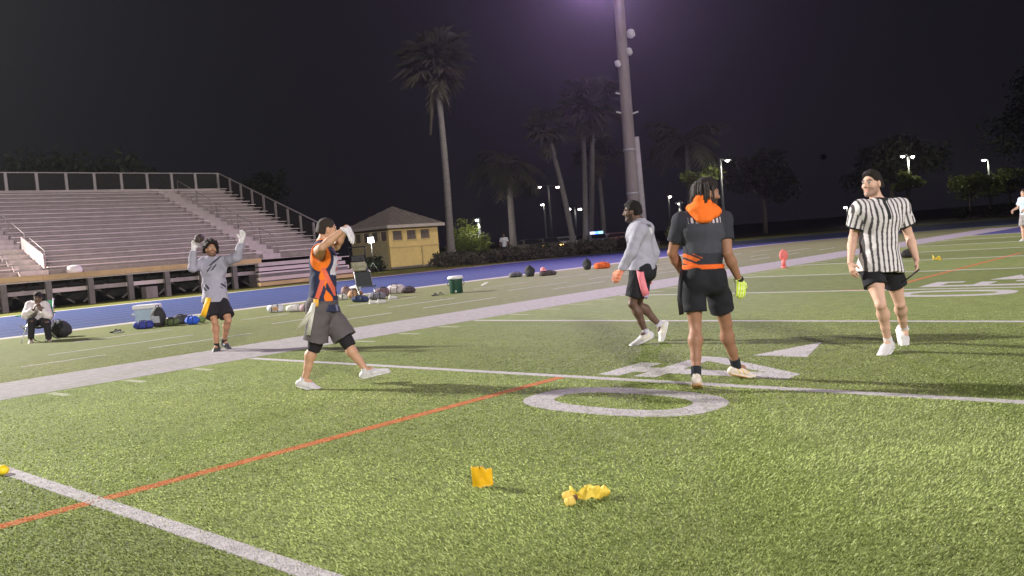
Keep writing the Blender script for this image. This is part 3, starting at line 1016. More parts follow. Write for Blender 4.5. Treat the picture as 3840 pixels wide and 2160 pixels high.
def fan_palm(base, top, r0, crown, label, seed, hang=True, nl=46):
    rng = np.random.default_rng(seed)
    base = np.array([base[0], base[1], 0.0])
    root = empty('palm_tree', base)
    tag(root, label, 'palm tree', 'palm trees beyond the track')
    t = np.array(top) - base
    n = 14
    pts, rs = [], []
    for i in range(n + 1):
        f = i / n
        bend = math.sin(f * math.pi) * 0.012 * t[2]
        pts.append((t[0] * f ** 1.2 + bend, t[1] * f ** 1.2, -0.3 + (t[2] + 0.3) * f))
        rs.append(r0 * (1.45 - 0.45 * min(1, f * 8)) * (1 - 0.35 * f) * rng.uniform(0.97, 1.04))
    MB().tube(pts, rs, 12).build('trunk', M_trunk, root)
    c = np.array(pts[-1])
    V, Fq = [], []
    VD, FD = [], []
    for k in range(nl):
        el = math.asin(rng.uniform(-0.55, 0.95))
        az = rng.uniform(0, 2 * math.pi)
        d = np.array([math.cos(az) * math.cos(el), math.sin(az) * math.cos(el), math.sin(el)])
        tgt = (V, Fq) if el > -0.15 else (VD, FD)
        fan_leaf(tgt[0], tgt[1], c + np.array([0, 0, rng.uniform(-0.3, 0.3) * crown * 0.3]), d, np.array([0, 0, 1.0]), crown * rng.uniform(0.8, 1.15), rng)
    # ring of hanging dead leaves
    for k in range(nl // 2):
        az = rng.uniform(0, 2 * math.pi)
        d = np.array([math.cos(az) * 0.4, math.sin(az) * 0.4, -1.0])
        fan_leaf(VD, FD, c - np.array([0, 0, rng.uniform(0.1, 0.9) * crown * 0.6]), d, np.array([math.cos(az), math.sin(az), 0.4]), crown * rng.uniform(0.45, 0.8), rng, 7)
    tri_obj('crown', V, Fq, M_frond, root)
    tri_obj('dead_leaf_skirt', VD, FD, M_dead, root)
    if hang:
        q = c - np.array([0, 0, crown * 0.4])
        e = q + np.array([-CR[0] * 0.9, -CR[1] * 0.9, -4.6])
        MB().tube([tuple(q), tuple((q + e) / 2 + np.array([-0.1, -0.1, -0.1])), tuple(e)], [0.06, 0.16, 0.12], 6).build('hanging_frond', M_dead, root)
    return root


def feather_palm(base, h, crown, label, seed, r0=0.25, nl=26):
    rng = np.random.default_rng(seed)
    base = np.array([base[0], base[1], 0.0])
    root = empty('palm_tree', base)
    tag(root, label, 'palm tree', 'palm trees beyond the track')
    MB().tube([(0, 0, -0.3), (0.02, 0, h * 0.25), (0.06, 0, h * 0.6), (0.05, 0, h)], [r0 * 1.3, r0, r0 * 0.9, r0 * 0.7], 12).build('trunk', M_trunk, root)
    V, Fq = [], []
    c = np.array([0.05, 0, h])
    for k in range(nl):
        az = rng.uniform(0, 2 * math.pi)
        el = rng.uniform(-0.2, 1.2)
        L = crown * rng.uniform(0.8, 1.1)
        p = c.copy()
        d = np.array([math.cos(az) * math.cos(el), math.sin(az) * math.cos(el), math.sin(el)])
        side = np.array([-math.sin(az), math.cos(az), 0])
        for s in range(14):
            p2 = p + d * L / 14
            d = d + np.array([0, 0, -0.13])
            d /= np.linalg.norm(d)
            for sg in (-1, 1):
                lf = L * 0.26 * math.sin((s + 1.5) / 16 * math.pi) + 0.1
                tip = p2 + side * sg * lf + d * lf * 0.5 + np.array([0, 0, -lf * rng.uniform(0.3, 0.8)])
                b = len(V)
                V.extend([p, p2, tip])
                Fq.append((b, b + 1, b + 2))
            p = p2
    tri_obj('crown', V, Fq, M_frond, root)
    return root


def leafy(parent, centers, radii, n, size, material, seed, name='crown', flat=0.75):
    """leaf clumps: many small leaf quads spread through overlapping lumps"""
    rng = np.random.default_rng(seed)
    C = np.array(centers)
    R = np.array(radii)
    p = R ** 2.2
    k = rng.choice(len(C), n, p=p / p.sum())
    d = rng.normal(0, 1, (n, 3))
    d /= np.linalg.norm(d, axis=1)[:, None]
    r = R[k] * (0.35 + 0.65 * rng.random(n) ** 0.45)
    r *= 0.85 + 0.3 * np.sin(d[:, 0] * 5 + k) * np.sin(d[:, 1] * 4 + 2 * k) + 0.1 * rng.normal(0, 1, n)
    P = C[k] + d * r[:, None] * np.array([1, 1, flat])
    a = rng.normal(0, 1, (n, 3))
    a /= np.linalg.norm(a, axis=1)[:, None]
    b = np.cross(a, rng.normal(0, 1, (n, 3)))
    b /= np.linalg.norm(b, axis=1)[:, None]
    s = (size * (0.6 + 0.8 * rng.random(n)))[:, None]
    V = np.stack([P - a * s, P + b * s * 0.45, P + a * s, P - b * s * 0.45], axis=1).reshape(-1, 3)
    Fq = np.arange(4 * n).reshape(n, 4)
    V[:, 2] = np.maximum(V[:, 2], 0.02)
    return obj_np(name, V, Fq, material, parent, smooth=False)


def tree(base, h, spread, label, seed, n=5000, leaf=0.22, material=None, lumps=9, name='tree', cat='tree', group='dark trees around the ground', zlow=0.35):
    rng = np.random.default_rng(seed)
    root = empty(name, (base[0], base[1], 0))
    tag(root, label, cat, group)
    mb = MB()
    th = h * (zlow + 0.12)
    tr = 0.05 * h * 0.5
    mb.tube([(0, 0, -0.3), (0.05 * h * 0.1, 0, th * 0.5), (0, 0.03 * h * 0.2, th)], [tr * 1.3, tr, tr * 0.8], 9)
    cs, rs = [], []
    for k in range(lumps):
        az = 2 * math.pi * k / lumps + rng.normal(0, 0.4)
        rr = spread * rng.uniform(0.15, 0.75)
        c = (math.cos(az) * rr, math.sin(az) * rr, h * rng.uniform(zlow + 0.15, 0.86))
        cs.append(c)
        rs.append(spread * rng.uniform(0.32, 0.52))
        mb.tube([(0, 0.01 * h, th * 0.95), (c[0] * 0.5, c[1] * 0.5, (th + c[2]) / 2), c], [tr * 0.6, tr * 0.35, tr * 0.1], 6)
    mb.build('trunk', M_bark, root)
    leafy(root, cs, rs, n, leaf, material or M_leaf, seed + 100)
    return root


def shrub(base, h, w, label, seed, n=900, leaf=0.12, material=None, name='shrub', group='shrubs beyond the track', z0=0.0):
    rng = np.random.default_rng(seed)
    root = empty(name, (base[0], base[1], z0))
    tag(root, label, 'shrub', group)
    cs = [(rng.uniform(-w, w) * 0.6, rng.uniform(-w, w) * 0.6, h * rng.uniform(0.25, 0.7)) for k in range(6)]
    rs = [max(h, w) * rng.uniform(0.28, 0.42) for k in range(6)]
    leafy(root, cs, rs, n, leaf, material or M_leaf, seed, 'foliage', 0.9)
    mb = MB()
    for c in cs:
        mb.tube([(c[0] * 0.15, c[1] * 0.15, -0.05), c], [0.04, 0.012], 5)
    mb.build('stems', M_bark, root)
    return root


# fan palms
def xy(px, py, d):
    q = at(px, py, d)
    return (q[0], q[1])


fan_palm(xy(1693, 985, 72), at(1632, 235, 72), 0.34, 3.1, 'tallest fan palm, with a dead frond hanging, right of the yellow building', 3, True, 60)
fan_palm(xy(2150, 880, 85), at(2048, 480, 85), 0.30, 2.5, 'leaning fan palm with ragged crown behind the low hedge', 4, False)
fan_palm(xy(2190, 860, 85), at(2183, 410, 85), 0.30, 2.7, 'straight slim fan palm left of the paired floodlight tower', 5, False)
fan_palm(xy(2208, 860, 88), at(2220, 370, 88), 0.32, 3.1, 'taller fan palm of the pair beside the floodlight tower', 6, False)
fan_palm(xy(2262, 850, 95), at(2235, 560, 95), 0.30, 2.6, 'short fan palm half hidden between the taller pair and the tower', 8, False)
feather_palm(xy(1925, 915, 85), 8.6, 4.6, 'drooping feather palm with a stout pale trunk behind the hedge', 9, 0.34)
feather_palm(xy(2590, 800, 85), 9.6, 4.6, 'dark feather palm behind the player with the orange hood', 10, 0.28)

# dark trees behind the stands and round the far end
k = 0
for (x, y, h, s, lab) in ((-72, 16, 13, 7, 'dark broad tree behind the middle of the bleachers'), (-76, 30, 12, 7, 'dark round tree behind the corner of the bleachers'),
                          (-75, 2, 14, 8, 'tall dark tree behind the near bleachers'), (-86, 52, 11, 6, 'low dark tree behind the yellow building'),
                          (-20, 118, 17, 9, 'tall dark tree at the far end past the end zone'), (-8, 122, 19, 10, 'largest dark tree at the far end past the end zone'),
                          (-38, 112, 11, 6, 'dark round tree standing past the curve of the track'), (-47, 96, 9, 5, 'small dark tree past the curve of the track')):
    tree((x, y), h, s, lab, 40 + k, 5200, 0.30)
    k += 1
# small foliage lit from lamps
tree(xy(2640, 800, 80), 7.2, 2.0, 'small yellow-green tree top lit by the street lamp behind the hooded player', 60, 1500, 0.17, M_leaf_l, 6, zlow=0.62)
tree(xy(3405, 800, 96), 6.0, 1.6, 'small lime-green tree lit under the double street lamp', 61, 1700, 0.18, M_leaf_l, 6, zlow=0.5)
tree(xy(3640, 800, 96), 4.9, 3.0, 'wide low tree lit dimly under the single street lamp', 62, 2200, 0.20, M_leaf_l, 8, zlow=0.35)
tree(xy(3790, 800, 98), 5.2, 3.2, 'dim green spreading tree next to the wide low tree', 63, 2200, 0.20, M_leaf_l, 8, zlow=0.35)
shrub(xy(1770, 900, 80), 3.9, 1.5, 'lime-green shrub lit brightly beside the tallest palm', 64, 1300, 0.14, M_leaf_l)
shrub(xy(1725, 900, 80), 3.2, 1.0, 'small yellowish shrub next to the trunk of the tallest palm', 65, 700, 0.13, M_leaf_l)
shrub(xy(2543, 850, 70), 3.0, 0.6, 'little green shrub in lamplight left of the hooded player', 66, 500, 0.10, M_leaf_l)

# hedge plants in a row along the far side of the verge
hedge_line = [gnd(1690, 1003), gnd(1900, 985), gnd(2100, 967), gnd(2300, 947), gnd(2480, 928)]
hx = np.interp(np.linspace(0, 4, 26), range(5), [q[0] for q in hedge_line])
hy = np.interp(np.linspace(0, 4, 26), range(5), [q[1] for q in hedge_line])
for i in range(26):
    for row in range(2):
        x = hx[i] - 2.4 - 1.8 * row + random.uniform(-0.3, 0.3)
        y = hy[i] + 1.9 + 1.2 * row + random.uniform(-0.4, 0.4)
        lab = ('low brown hedge plant in the front row along the verge', 'low dark green hedge plant in the back row along the verge')[row]
        shrub((x, y), random.uniform(0.85, 1.15) + 0.1 * row, random.uniform(1.0, 1.35), lab, 200 + i + 40 * row, 420, 0.12, M_dead if row == 0 else M_leaf, 'hedge_plant', ('brown hedge row beyond the track', 'green hedge row beyond the track')[row])
for i, (x, y, lab) in enumerate(((-49.6, 36.6, 'dark bushy plant beside the end of the bleachers'), (-49.0, 38.6, 'dark bushy plant right behind the work lamp'), (-50.8, 40.9, 'dark bushy plant at the corner of the yellow building'))):
    shrub((x, y), 1.2, 0.9, lab, 260 + i, 600, 0.10, M_leaf, 'shrub', 'plants near the yellow building')
for i in range(12):
    f = i / 11
    shrub((-26 + 34 * f, 96.5 - 3 * f + random.uniform(-1, 1)), random.uniform(1.2, 2.2), random.uniform(1.4, 2.2), 'dark scrub plant in the row behind the curve of the track', 300 + i, 420, 0.15, M_leaf, 'hedge_plant', 'row of scrub plants behind the curve')
# ------------------------------------------------------------------ people: smooth bodies grown as distance fields
def nrm(v):
    v = np.asarray(v, float)
    return v / (np.linalg.norm(v) + 1e-12)


class Field:
    def __init__(self, lo, hi, res):
        self.res = res
        self.lo = np.array(lo, float)
        self.n = np.maximum(np.ceil((np.array(hi) - self.lo) / res).astype(int) + 1, 4)
        self.d = np.full(tuple(self.n), 1.0, np.float32)

    def block(self, lo, hi):
        a = np.clip(np.floor((np.asarray(lo) - self.lo) / self.res).astype(int), 0, self.n)
        b = np.clip(np.ceil((np.asarray(hi) - self.lo) / self.res).astype(int) + 1, 0, self.n)
        if np.any(b <= a):
            return None, None
        ax = [self.lo[i] + self.res * np.arange(a[i], b[i]) for i in range(3)]
        P = np.stack(np.meshgrid(*[x.astype(np.float32) for x in ax], indexing='ij'), axis=-1)
        return (slice(a[0], b[0]), slice(a[1], b[1]), slice(a[2], b[2])), P

    def mix(self, sl, d, k, sub=False):
        o = self.d[sl]
        d = d.astype(np.float32)
        if sub:
            d = -d
            h = np.maximum(k - np.abs(o - d), 0) / k if k > 0 else 0
            self.d[sl] = np.maximum(o, d) + (h * h * k * 0.25 if k > 0 else 0)
        else:
            h = np.maximum(k - np.abs(o - d), 0) / k if k > 0 else 0
            self.d[sl] = np.minimum(o, d) - (h * h * k * 0.25 if k > 0 else 0)

    def cone(self, a, b, ra, rb, k=0.02, cut=None, sub=False):
        a = np.asarray(a, float)
        b = np.asarray(b, float)
        m = max(ra, rb) + k + 3 * self.res
        sl, P = self.block(np.minimum(a, b) - m, np.maximum(a, b) + m)
        if sl is None:
            return self
        ab = b - a
        L = ab @ ab + 1e-12
        t = np.clip(((P - a) @ ab) / L, 0, 1)
        d = np.linalg.norm(P - (a + t[..., None] * ab), axis=-1) - (ra + (rb - ra) * t)
        if cut:
            for (pt, nn) in cut:
                d = np.maximum(d, (P - np.asarray(pt)) @ np.asarray(nn))
        self.mix(sl, d, k, sub)
        return self

    def econe(self, a, b, side, ra, rb, k=0.03, cut=None):
        """cone with an elliptic section: ra, rb = (half width along side, half depth)"""
        a = np.asarray(a, float)
        b = np.asarray(b, float)
        m = max(ra[0], rb[0], ra[1], rb[1]) + k + 3 * self.res
        sl, P = self.block(np.minimum(a, b) - m, np.maximum(a, b) + m)
        if sl is None:
            return self
        ab = b - a
        L2 = ab @ ab + 1e-12
        ax = ab / math.sqrt(L2)
        s = nrm(np.asarray(side) - ax * (np.asarray(side) @ ax))
        f = np.cross(ax, s)
        t = np.clip(((P - a) @ ab) / L2, 0, 1)
        v = P - (a + t[..., None] * ab)
        rs = ra[0] + (rb[0] - ra[0]) * t
        rf = ra[1] + (rb[1] - ra[1]) * t
        rm = np.minimum(rs, rf)
        q = np.sqrt(((v @ s) / rs) ** 2 + ((v @ f) / rf) ** 2 + ((v @ ax) / rm) ** 2)
        d = (q - 1) * rm
        if cut:
            for (pt, nn) in cut:
                d = np.maximum(d, (P - np.asarray(pt)) @ np.asarray(nn))
        self.mix(sl, d, k)
        return self

    def ell(self, c, axes, r, k=0.02, sub=False, cut=None):
        c = np.asarray(c, float)
        r = np.asarray(r, float)
        m = r.max() + k + 3 * self.res
        sl, P = self.block(c - m, c + m)
        if sl is None:
            return self
        v = P - c
        q = np.stack([v @ np.asarray(axes[i]) for i in range(3)], axis=-1)
        k0 = np.linalg.norm(q / r, axis=-1)
        k1 = np.linalg.norm(q / (r * r), axis=-1) + 1e-9
        d = k0 * (k0 - 1) / k1
        if cut:
            for (pt, nn) in cut:
                d = np.maximum(d, (P - np.asarray(pt)) @ np.asarray(nn))
        self.mix(sl, d, k, sub)
        return self

    def clip(self, pt, nn):
        ax = [((self.lo[i] + self.res * np.arange(self.n[i]) - pt[i]) * nn[i]).astype(np.float32) for i in range(3)]
        np.maximum(self.d, ax[0][:, None, None] + ax[1][None, :, None] + ax[2][None, None, :], out=self.d)
        return self

    def ripple(self, amp, freqs, seed=0, band=0.05):
        rng = np.random.default_rng(seed)
        idx = np.nonzero(np.abs(self.d) < band)
        P = self.lo + self.res * np.stack(idx, axis=-1)
        acc = np.zeros(len(P))
        for f in freqs:
            for _ in range(2):
                v1 = nrm(rng.normal(0, 1, 3)) * f
                v2 = nrm(rng.normal(0, 1, 3)) * f * 0.7
                acc += np.sin(P @ v1 + 1.3 * np.sin(P @ v2 + rng.uniform(0, 6)) + rng.uniform(0, 6)) / (len(freqs) * 2)
        self.d[idx] += (amp * acc).astype(np.float32)
        return self

    def mesh(self):
        d = self.d
        s = d < 0
        c = [s[i:i - 1 or None, j:j - 1 or None, k:k - 1 or None] for i in (0, 1) for j in (0, 1) for k in (0, 1)]
        cnt = sum(x.astype(np.int8) for x in c)
        act = (cnt > 0) & (cnt < 8)
        I = np.stack(np.nonzero(act), axis=-1)
        idx = np.full(act.shape, -1, np.int32)
        idx[act] = np.arange(len(I))
        offs = np.array([(i, j, k) for i in (0, 1) for j in (0, 1) for k in (0, 1)])
        val = np.stack([d[I[:, 0] + o[0], I[:, 1] + o[1], I[:, 2] + o[2]] for o in offs], axis=1)
        acc = np.zeros((len(I), 3))
        num = np.zeros(len(I))
        for a in range(8):
            for b in range(a + 1, 8):
                if np.abs(offs[a] - offs[b]).sum() != 1:
                    continue
                va, vb = val[:, a], val[:, b]
                m = (va < 0) != (vb < 0)
                t = np.where(m, va / np.where(m, va - vb, 1), 0)
                acc[m] += (offs[a] + t[:, None] * (offs[b] - offs[a]))[m]
                num[m] += 1
        V = self.lo + self.res * (I + acc / num[:, None])
        Q = []
        for ax in range(3):
            sl0 = [slice(1, -1)] * 3
            sl0[ax] = slice(0, -1)
            sl1 = [slice(1, -1)] * 3
            sl1[ax] = slice(1, None)
            a, b = s[tuple(sl0)], s[tuple(sl1)]
            e = np.stack(np.nonzero(a != b), axis=-1)
            if not len(e):
                continue
            flip = a[e[:, 0], e[:, 1], e[:, 2]]
            off = np.ones(3, int)
            off[ax] = 0
            e = e + off
            u, v = (ax + 1) % 3, (ax + 2) % 3
            du = np.zeros(3, int)
            dv = np.zeros(3, int)
            du[u] = 1
            dv[v] = 1
            q = [e - du - dv, e - dv, e, e - du]
            q = np.stack([idx[x[:, 0], x[:, 1], x[:, 2]] for x in q], axis=1)
            q[~flip] = q[~flip][:, ::-1]
            Q.append(q)
        Q = np.concatenate(Q)
        Q = Q[(Q >= 0).all(axis=1)]
        # light smoothing removes the grid steps
        nb = np.zeros_like(V)
        ct = np.zeros(len(V))
        for i in range(4):
            a, b = Q[:, i], Q[:, (i + 1) % 4]
            for ch in range(3):
                nb[:, ch] += np.bincount(a, V[b, ch], len(V)) + np.bincount(b, V[a, ch], len(V))
            ct += np.bincount(a, minlength=len(V)) + np.bincount(b, minlength=len(V))
        V = 0.5 * V + 0.5 * nb / np.maximum(ct, 1)[:, None]
        return V, Q


M_skin = mat('skin', (0.4, 0.25, 0.18), 0.55, 0.07, 14, 0.12, 120, attr=True, spec=0.4)
M_cloth = mat('cloth', (0.4, 0.4, 0.4), 0.85, 0.07, 18, 0.25, 90, attr=True, spec=0.25)
M_hair = mat('hair', (0.02, 0.016, 0.014), 0.7, 0.5, 90, 1.0, 200, attr=True, spec=0.25)
M_shoe = mat('shoe', (0.7, 0.7, 0.7), 0.55, 0.08, 30, 0.2, 120, attr=True)
M_ribbon = mat('flag_ribbon', (0.7, 0.5, 0.05), 0.6, 0.08, 12, attr=True)


class Person:
    """joints J: pelvis, neck, head, hf (face dir), sh/el/wr/tip and hp/kn/an/toe for l and r (the person's own left and right)"""

    def __init__(self, J, skin, label, res=0.006, build=1.0):
        self.J = {k: np.asarray(v, float) for k, v in J.items()}
        J = self.J
        self.skin = np.array(skin)
        self.res = res
        self.b = build
        self.base = np.array([J['pelvis'][0], J['pelvis'][1], 0.0])
        self.label = label
        self.side = nrm(J['sh_r'] - J['sh_l'])            # towards the person's right
        self.hside = nrm(J['hp_r'] - J['hp_l'])
        self.up = nrm(J['neck'] - J['pelvis'])
        self.side_c = nrm(self.side - self.up * (self.side @ self.up))
        self.fwd = np.cross(self.up, self.side_c)
        self.fwd = self.fwd if True else -self.fwd
        # head frame
        hu = nrm(J['hu']) if 'hu' in J else nrm(J['head'] - J['neck'])
        hf = nrm(J['hf'] - hu * (J['hf'] @ hu))
        self.hu, self.hf, self.hr = hu, hf, np.cross(hf, hu)
        pts = np.array([v for k, v in J.items() if k not in ('hf', 'hu', 'palm_l', 'palm_r', 'ku_l', 'ku_r')])
        self.lo, self.hi = pts.min(0) - 0.26, pts.max(0) + 0.26
        self.lo[2] = max(self.lo[2], -0.02)

    def field(self, res=None, lo=None, hi=None):
        return Field(self.lo if lo is None else lo, self.hi if hi is None else hi, res or self.res)

    def H(self, x, y, z):
        return self.J['head'] + self.hr * x + self.hf * y + self.hu * z

    def hv(self, x, y, z):
        return self.hr * x + self.hf * y + self.hu * z

    def finger_hand(self, F, s, r_add=0.0, spread=1.0, curl=0.5, k=0.006, sc=1.0):
        J = self.J
        w, tip = J['wr_' + s], J['tip_' + s]
        d = nrm(tip - w)
        L = 0.19
        pn = nrm(J['palm_' + s] - d * (J['palm_' + s] @ d))         # direction the palm faces
        th = np.cross(d, pn) * (1 if s == 'r' else -1)              # towards the thumb
        th = -th if J.get('thumbflip_' + s) is not None else th
        c = w + d * 0.055
        F.econe(w + d * 0.01, w + d * 0.085, th, (0.030 + r_add, 0.020 + r_add), (0.041 + r_add, 0.016 + r_add), 0.015)
        lens = (0.072, 0.080, 0.074, 0.058)
        for i in range(4):
            o = (1.5 - i) * 0.0215
            p0 = w + d * (0.088 - 0.004 * abs(i - 1)) + th * o
            fd = nrm(d + th * (1.5 - i) * 0.07 * spread)
            l = lens[i]
            p1 = p0 + nrm(fd + pn * curl * 0.45) * l * 0.5
            p2 = p1 + nrm(fd + pn * curl * 1.1) * l * 0.32
            p3 = p2 + nrm(fd + pn * curl * 1.8) * l * 0.24
            r = (0.0092, 0.0097, 0.0092, 0.0080)[i] + r_add
            F.cone(p0, p1, r * 1.08, r, k).cone(p1, p2, r, r * 0.92, k).cone(p2, p3, r * 0.92, r * 0.8, k)
        t0 = w + d * 0.03 + th * 0.028
        t1 = t0 + nrm(d * 0.7 + th * 0.8 * spread + pn * 0.35) * 0.042
        t2 = t1 + nrm(d * 1.0 + th * 0.35 * spread + pn * 0.4) * 0.034
        F.cone(t0, t1, 0.0145 + r_add, 0.0115 + r_add, 0.012).cone(t1, t2, 0.0115 + r_add, 0.009 + r_add, k)

    def body(self, bare=('l', 'r'), beard=None, hand_curl=0.6, tone=None):
        J, b = self.J, self.b
        F = self.field()
        pel, neck = J['pelvis'], J['neck']
        up, sd, fw = self.up, self.side_c, self.fwd
        waist = pel + (neck - pel) * 0.36 + fw * 0.0
        chest = pel + (neck - pel) * 0.72 + fw * 0.012
        F.econe(pel - up * 0.02, waist, self.hside, (0.150 * b, 0.105 * b), (0.128 * b, 0.092 * b), 0.04)
        F.econe(waist, chest, sd, (0.128 * b, 0.092 * b), (0.158 * b, 0.112 * b), 0.05)
        F.econe(chest, neck - up * 0.05, sd, (0.158 * b, 0.112 * b), (0.105 * b, 0.075 * b), 0.05)
        for s in 'lr':
            sh, el, wr = J['sh_' + s], J['el_' + s], J['wr_' + s]
            F.cone(neck + up * 0.005, sh + up * 0.012, 0.048, 0.046, 0.05)
            F.cone(chest, sh, 0.085 * b, 0.052 * b, 0.05)
            F.cone(sh, sh + (el - sh) * 0.45, 0.058 * b, 0.052 * b, 0.03)
            F.cone(sh + (el - sh) * 0.35, el, 0.053 * b, 0.039 * b, 0.02)
            F.cone(el, el + (wr - el) * 0.35, 0.040 * b, 0.043 * b, 0.015)
            F.cone(el + (wr - el) * 0.3, wr, 0.043 * b, 0.026, 0.015)
            if s in bare:
                self.finger_hand(F, s, 0.0, 1.0, hand_curl)
            else:
                F.cone(wr, wr + nrm(J['tip_' + s] - wr) * 0.09, 0.026, 0.012, 0.01)
            hp, kn, an = J['hp_' + s], J['kn_' + s], J['an_' + s]
            F.cone(hp, hp + (kn - hp) * 0.5, 0.092 * b, 0.077 * b, 0.04)
            F.cone(hp + (kn - hp) * 0.45, kn, 0.078 * b, 0.050, 0.03)
            kd = nrm(J['toe_' + s] - an)                         # forward for this leg
            ax = nrm(an - kn)
            bk = -nrm(kd - ax * (kd @ ax))
            F.cone(kn, kn + (an - kn) * 0.3 + bk * 0.016, 0.047, 0.055 * b, 0.02)
            F.cone(kn + (an - kn) * 0.28 + bk * 0.016, kn + (an - kn) * 0.62 + bk * 0.006, 0.056 * b, 0.041, 0.03)
            F.cone(kn + (an - kn) * 0.6, an, 0.042, 0.034, 0.02)
            F.cone(kn - bk * 0.018, kn - bk * 0.02, 0.034, 0.034, 0.02)
            F.cone(an, an + nrm(J['toe_' + s] - an) * 0.06, 0.033, 0.03, 0.02)
            F.cone(pel - fw * 0.055 + self.hside * (0.075 if s == 'r' else -0.075) - up * 0.03, pel - fw * 0.055 + self.hside * (0.075 if s == 'r' else -0.075) - up * 0.06, 0.088 * b, 0.085 * b, 0.04)
        # neck and head
        H, ax = self.H, (self.hr, self.hf, self.hu)
        F.cone(neck - up * 0.02, H(0, -0.022, -0.06), 0.060, 0.055, 0.03)
        F.ell(H(0, -0.012, 0.030), ax, (0.075, 0.096, 0.088), 0.02)
        F.ell(H(0, 0.028, -0.035), ax, (0.060, 0.066, 0.083), 0.03)
        for sg in (-1, 1):
            F.cone(H(sg * 0.050, 0.0, -0.055), H(sg * 0.018, 0.070, -0.100), 0.020, 0.019, 0.03)
            F.ell(H(sg * 0.040, 0.066, -0.022), ax, (0.024, 0.020, 0.022), 0.02)
            F.ell(H(sg * 0.078, -0.006, -0.008), ax, (0.010, 0.022, 0.034), 0.006)
            F.ell(H(sg * 0.031, 0.094, 0.012), ax, (0.019, 0.014, 0.012), 0.012, sub=True)
            F.ell(H(sg * 0.031, 0.078, 0.011), ax, (0.013, 0.013, 0.012), 0.004)
            F.cone(H(sg * 0.012, 0.088, 0.032), H(sg * 0.046, 0.076, 0.030), 0.010, 0.009, 0.012)
        F.cone(H(0, 0.088, 0.020), H(0, 0.112, -0.022), 0.008, 0.013, 0.012)
        F.cone(H(-0.011, 0.100, -0.027), H(0.011, 0.100, -0.027), 0.010, 0.010, 0.008)
        F.cone(H(-0.018, 0.086, -0.058), H(0.018, 0.086, -0.058), 0.008, 0.008, 0.008)
        F.cone(H(-0.015, 0.086, -0.070), H(0.015, 0.086, -0.070), 0.008, 0.008, 0.008)
        F.cone(H(0, 0.076, -0.104), H(0, 0.078, -0.106), 0.020, 0.018, 0.02)
        V, Q = F.mesh()
        col = np.tile(self.skin, (len(V), 1))
        q = np.stack([(V - J['head']) @ a for a in ax], axis=1)
        hx = np.abs(q[:, 0])
        face = (q[:, 1] > 0.04)
        if beard is not None:
            bm = face & (q[:, 2] < -0.040) & (q[:, 2] > -0.135) & (hx < 0.075)
            lips = (hx < 0.022) & (np.abs(q[:, 2] + 0.064) < 0.012)
            side = (q[:, 1] > 0.0) & (q[:, 1] <= 0.045) & (q[:, 2] < -0.03) & (q[:, 2] > -0.12)
            mus = face & (hx < 0.034) & (q[:, 2] < -0.036) & (q[:, 2] > -0.052)
            m = (bm & ~lips) | side | mus
            col[m] = col[m] * (1 - beard[1]) + np.array(beard[0]) * beard[1]
        lips = (hx < 0.024) & (np.abs(q[:, 2] + 0.064) < 0.010) & (q[:, 1] > 0.07)
        col[lips] = col[lips] * np.array([0.85, 0.6, 0.6])
        eye = (np.hypot(hx - 0.031, q[:, 2] - 0.011) < 0.0125) & (q[:, 1] > 0.06)
        col[eye] = (0.35, 0.33, 0.31)
        iris = (np.hypot(hx - 0.031, q[:, 2] - 0.011) < 0.006) & (q[:, 1] > 0.06)
        col[iris] = (0.02, 0.015, 0.01)
        brow = (hx > 0.012) & (hx < 0.052) & (np.abs(q[:, 2] - 0.034 + 0.12 * np.abs(hx - 0.03)) < 0.006) & (q[:, 1] > 0.05)
        col[brow] = (0.02, 0.015, 0.012)
        if tone is not None:
            tone(V, col)
        o = obj_np('person', V - self.base, Q, M_skin, None, True, col)
        o.location = tuple(self.base)
        tag(o, self.label, 'person')
        self.o = o
        return o

    def child(self, name, F, material, colfn, parent=None):
        V, Q = F.mesh()
        col = np.zeros((len(V), 3))
        c = colfn(V) if callable(colfn) else np.array(colfn)
        col[:] = c
        return obj_np(name, V - self.base, Q, material, parent or self.o, True, col)

    def hem(self, a, b, f):
        """flat cut across a limb a->b at fraction f, keeping the near part"""
        p = a + (b - a) * f
        return [(p, nrm(b - a))]

    def shirt(self, colfn, sleeve=0.6, lng=0.0, loose=0.016, hemz=None, wr=0.008, name='shirt', seed=1, sl_loose=None, low_r=None, belly=0.0):
        """sleeve: <=1 fraction of upper arm, >1 adds fraction of forearm; 0 = sleeveless"""
        J, b, g = self.J, self.b, loose
        sg = loose if sl_loose is None else sl_loose
        F = self.field()
        pel, neck = J['pelvis'], J['neck']
        up, sd, fw = self.up, self.side_c, self.fwd
        waist = pel + (neck - pel) * 0.36
        chest = pel + (neck - pel) * 0.72 + fw * 0.012
        low = pel - up * (0.02 + lng)
        lr = low_r or (0.158, 0.118)
        F.econe(low - up * 0.06, waist, self.hside, (lr[0] * b + g, lr[1] * b + g + belly), (0.140 * b + g, 0.104 * b + g + belly * 0.8), 0.04)
        F.econe(waist, chest, sd, (0.140 * b + g, 0.104 * b + g + belly * 0.8), (0.162 * b + g, 0.116 * b + g), 0.05)
        F.econe(chest, neck - up * 0.05, sd, (0.162 * b + g, 0.116 * b + g), (0.110 * b + g, 0.080 * b + g * 0.6), 0.05)
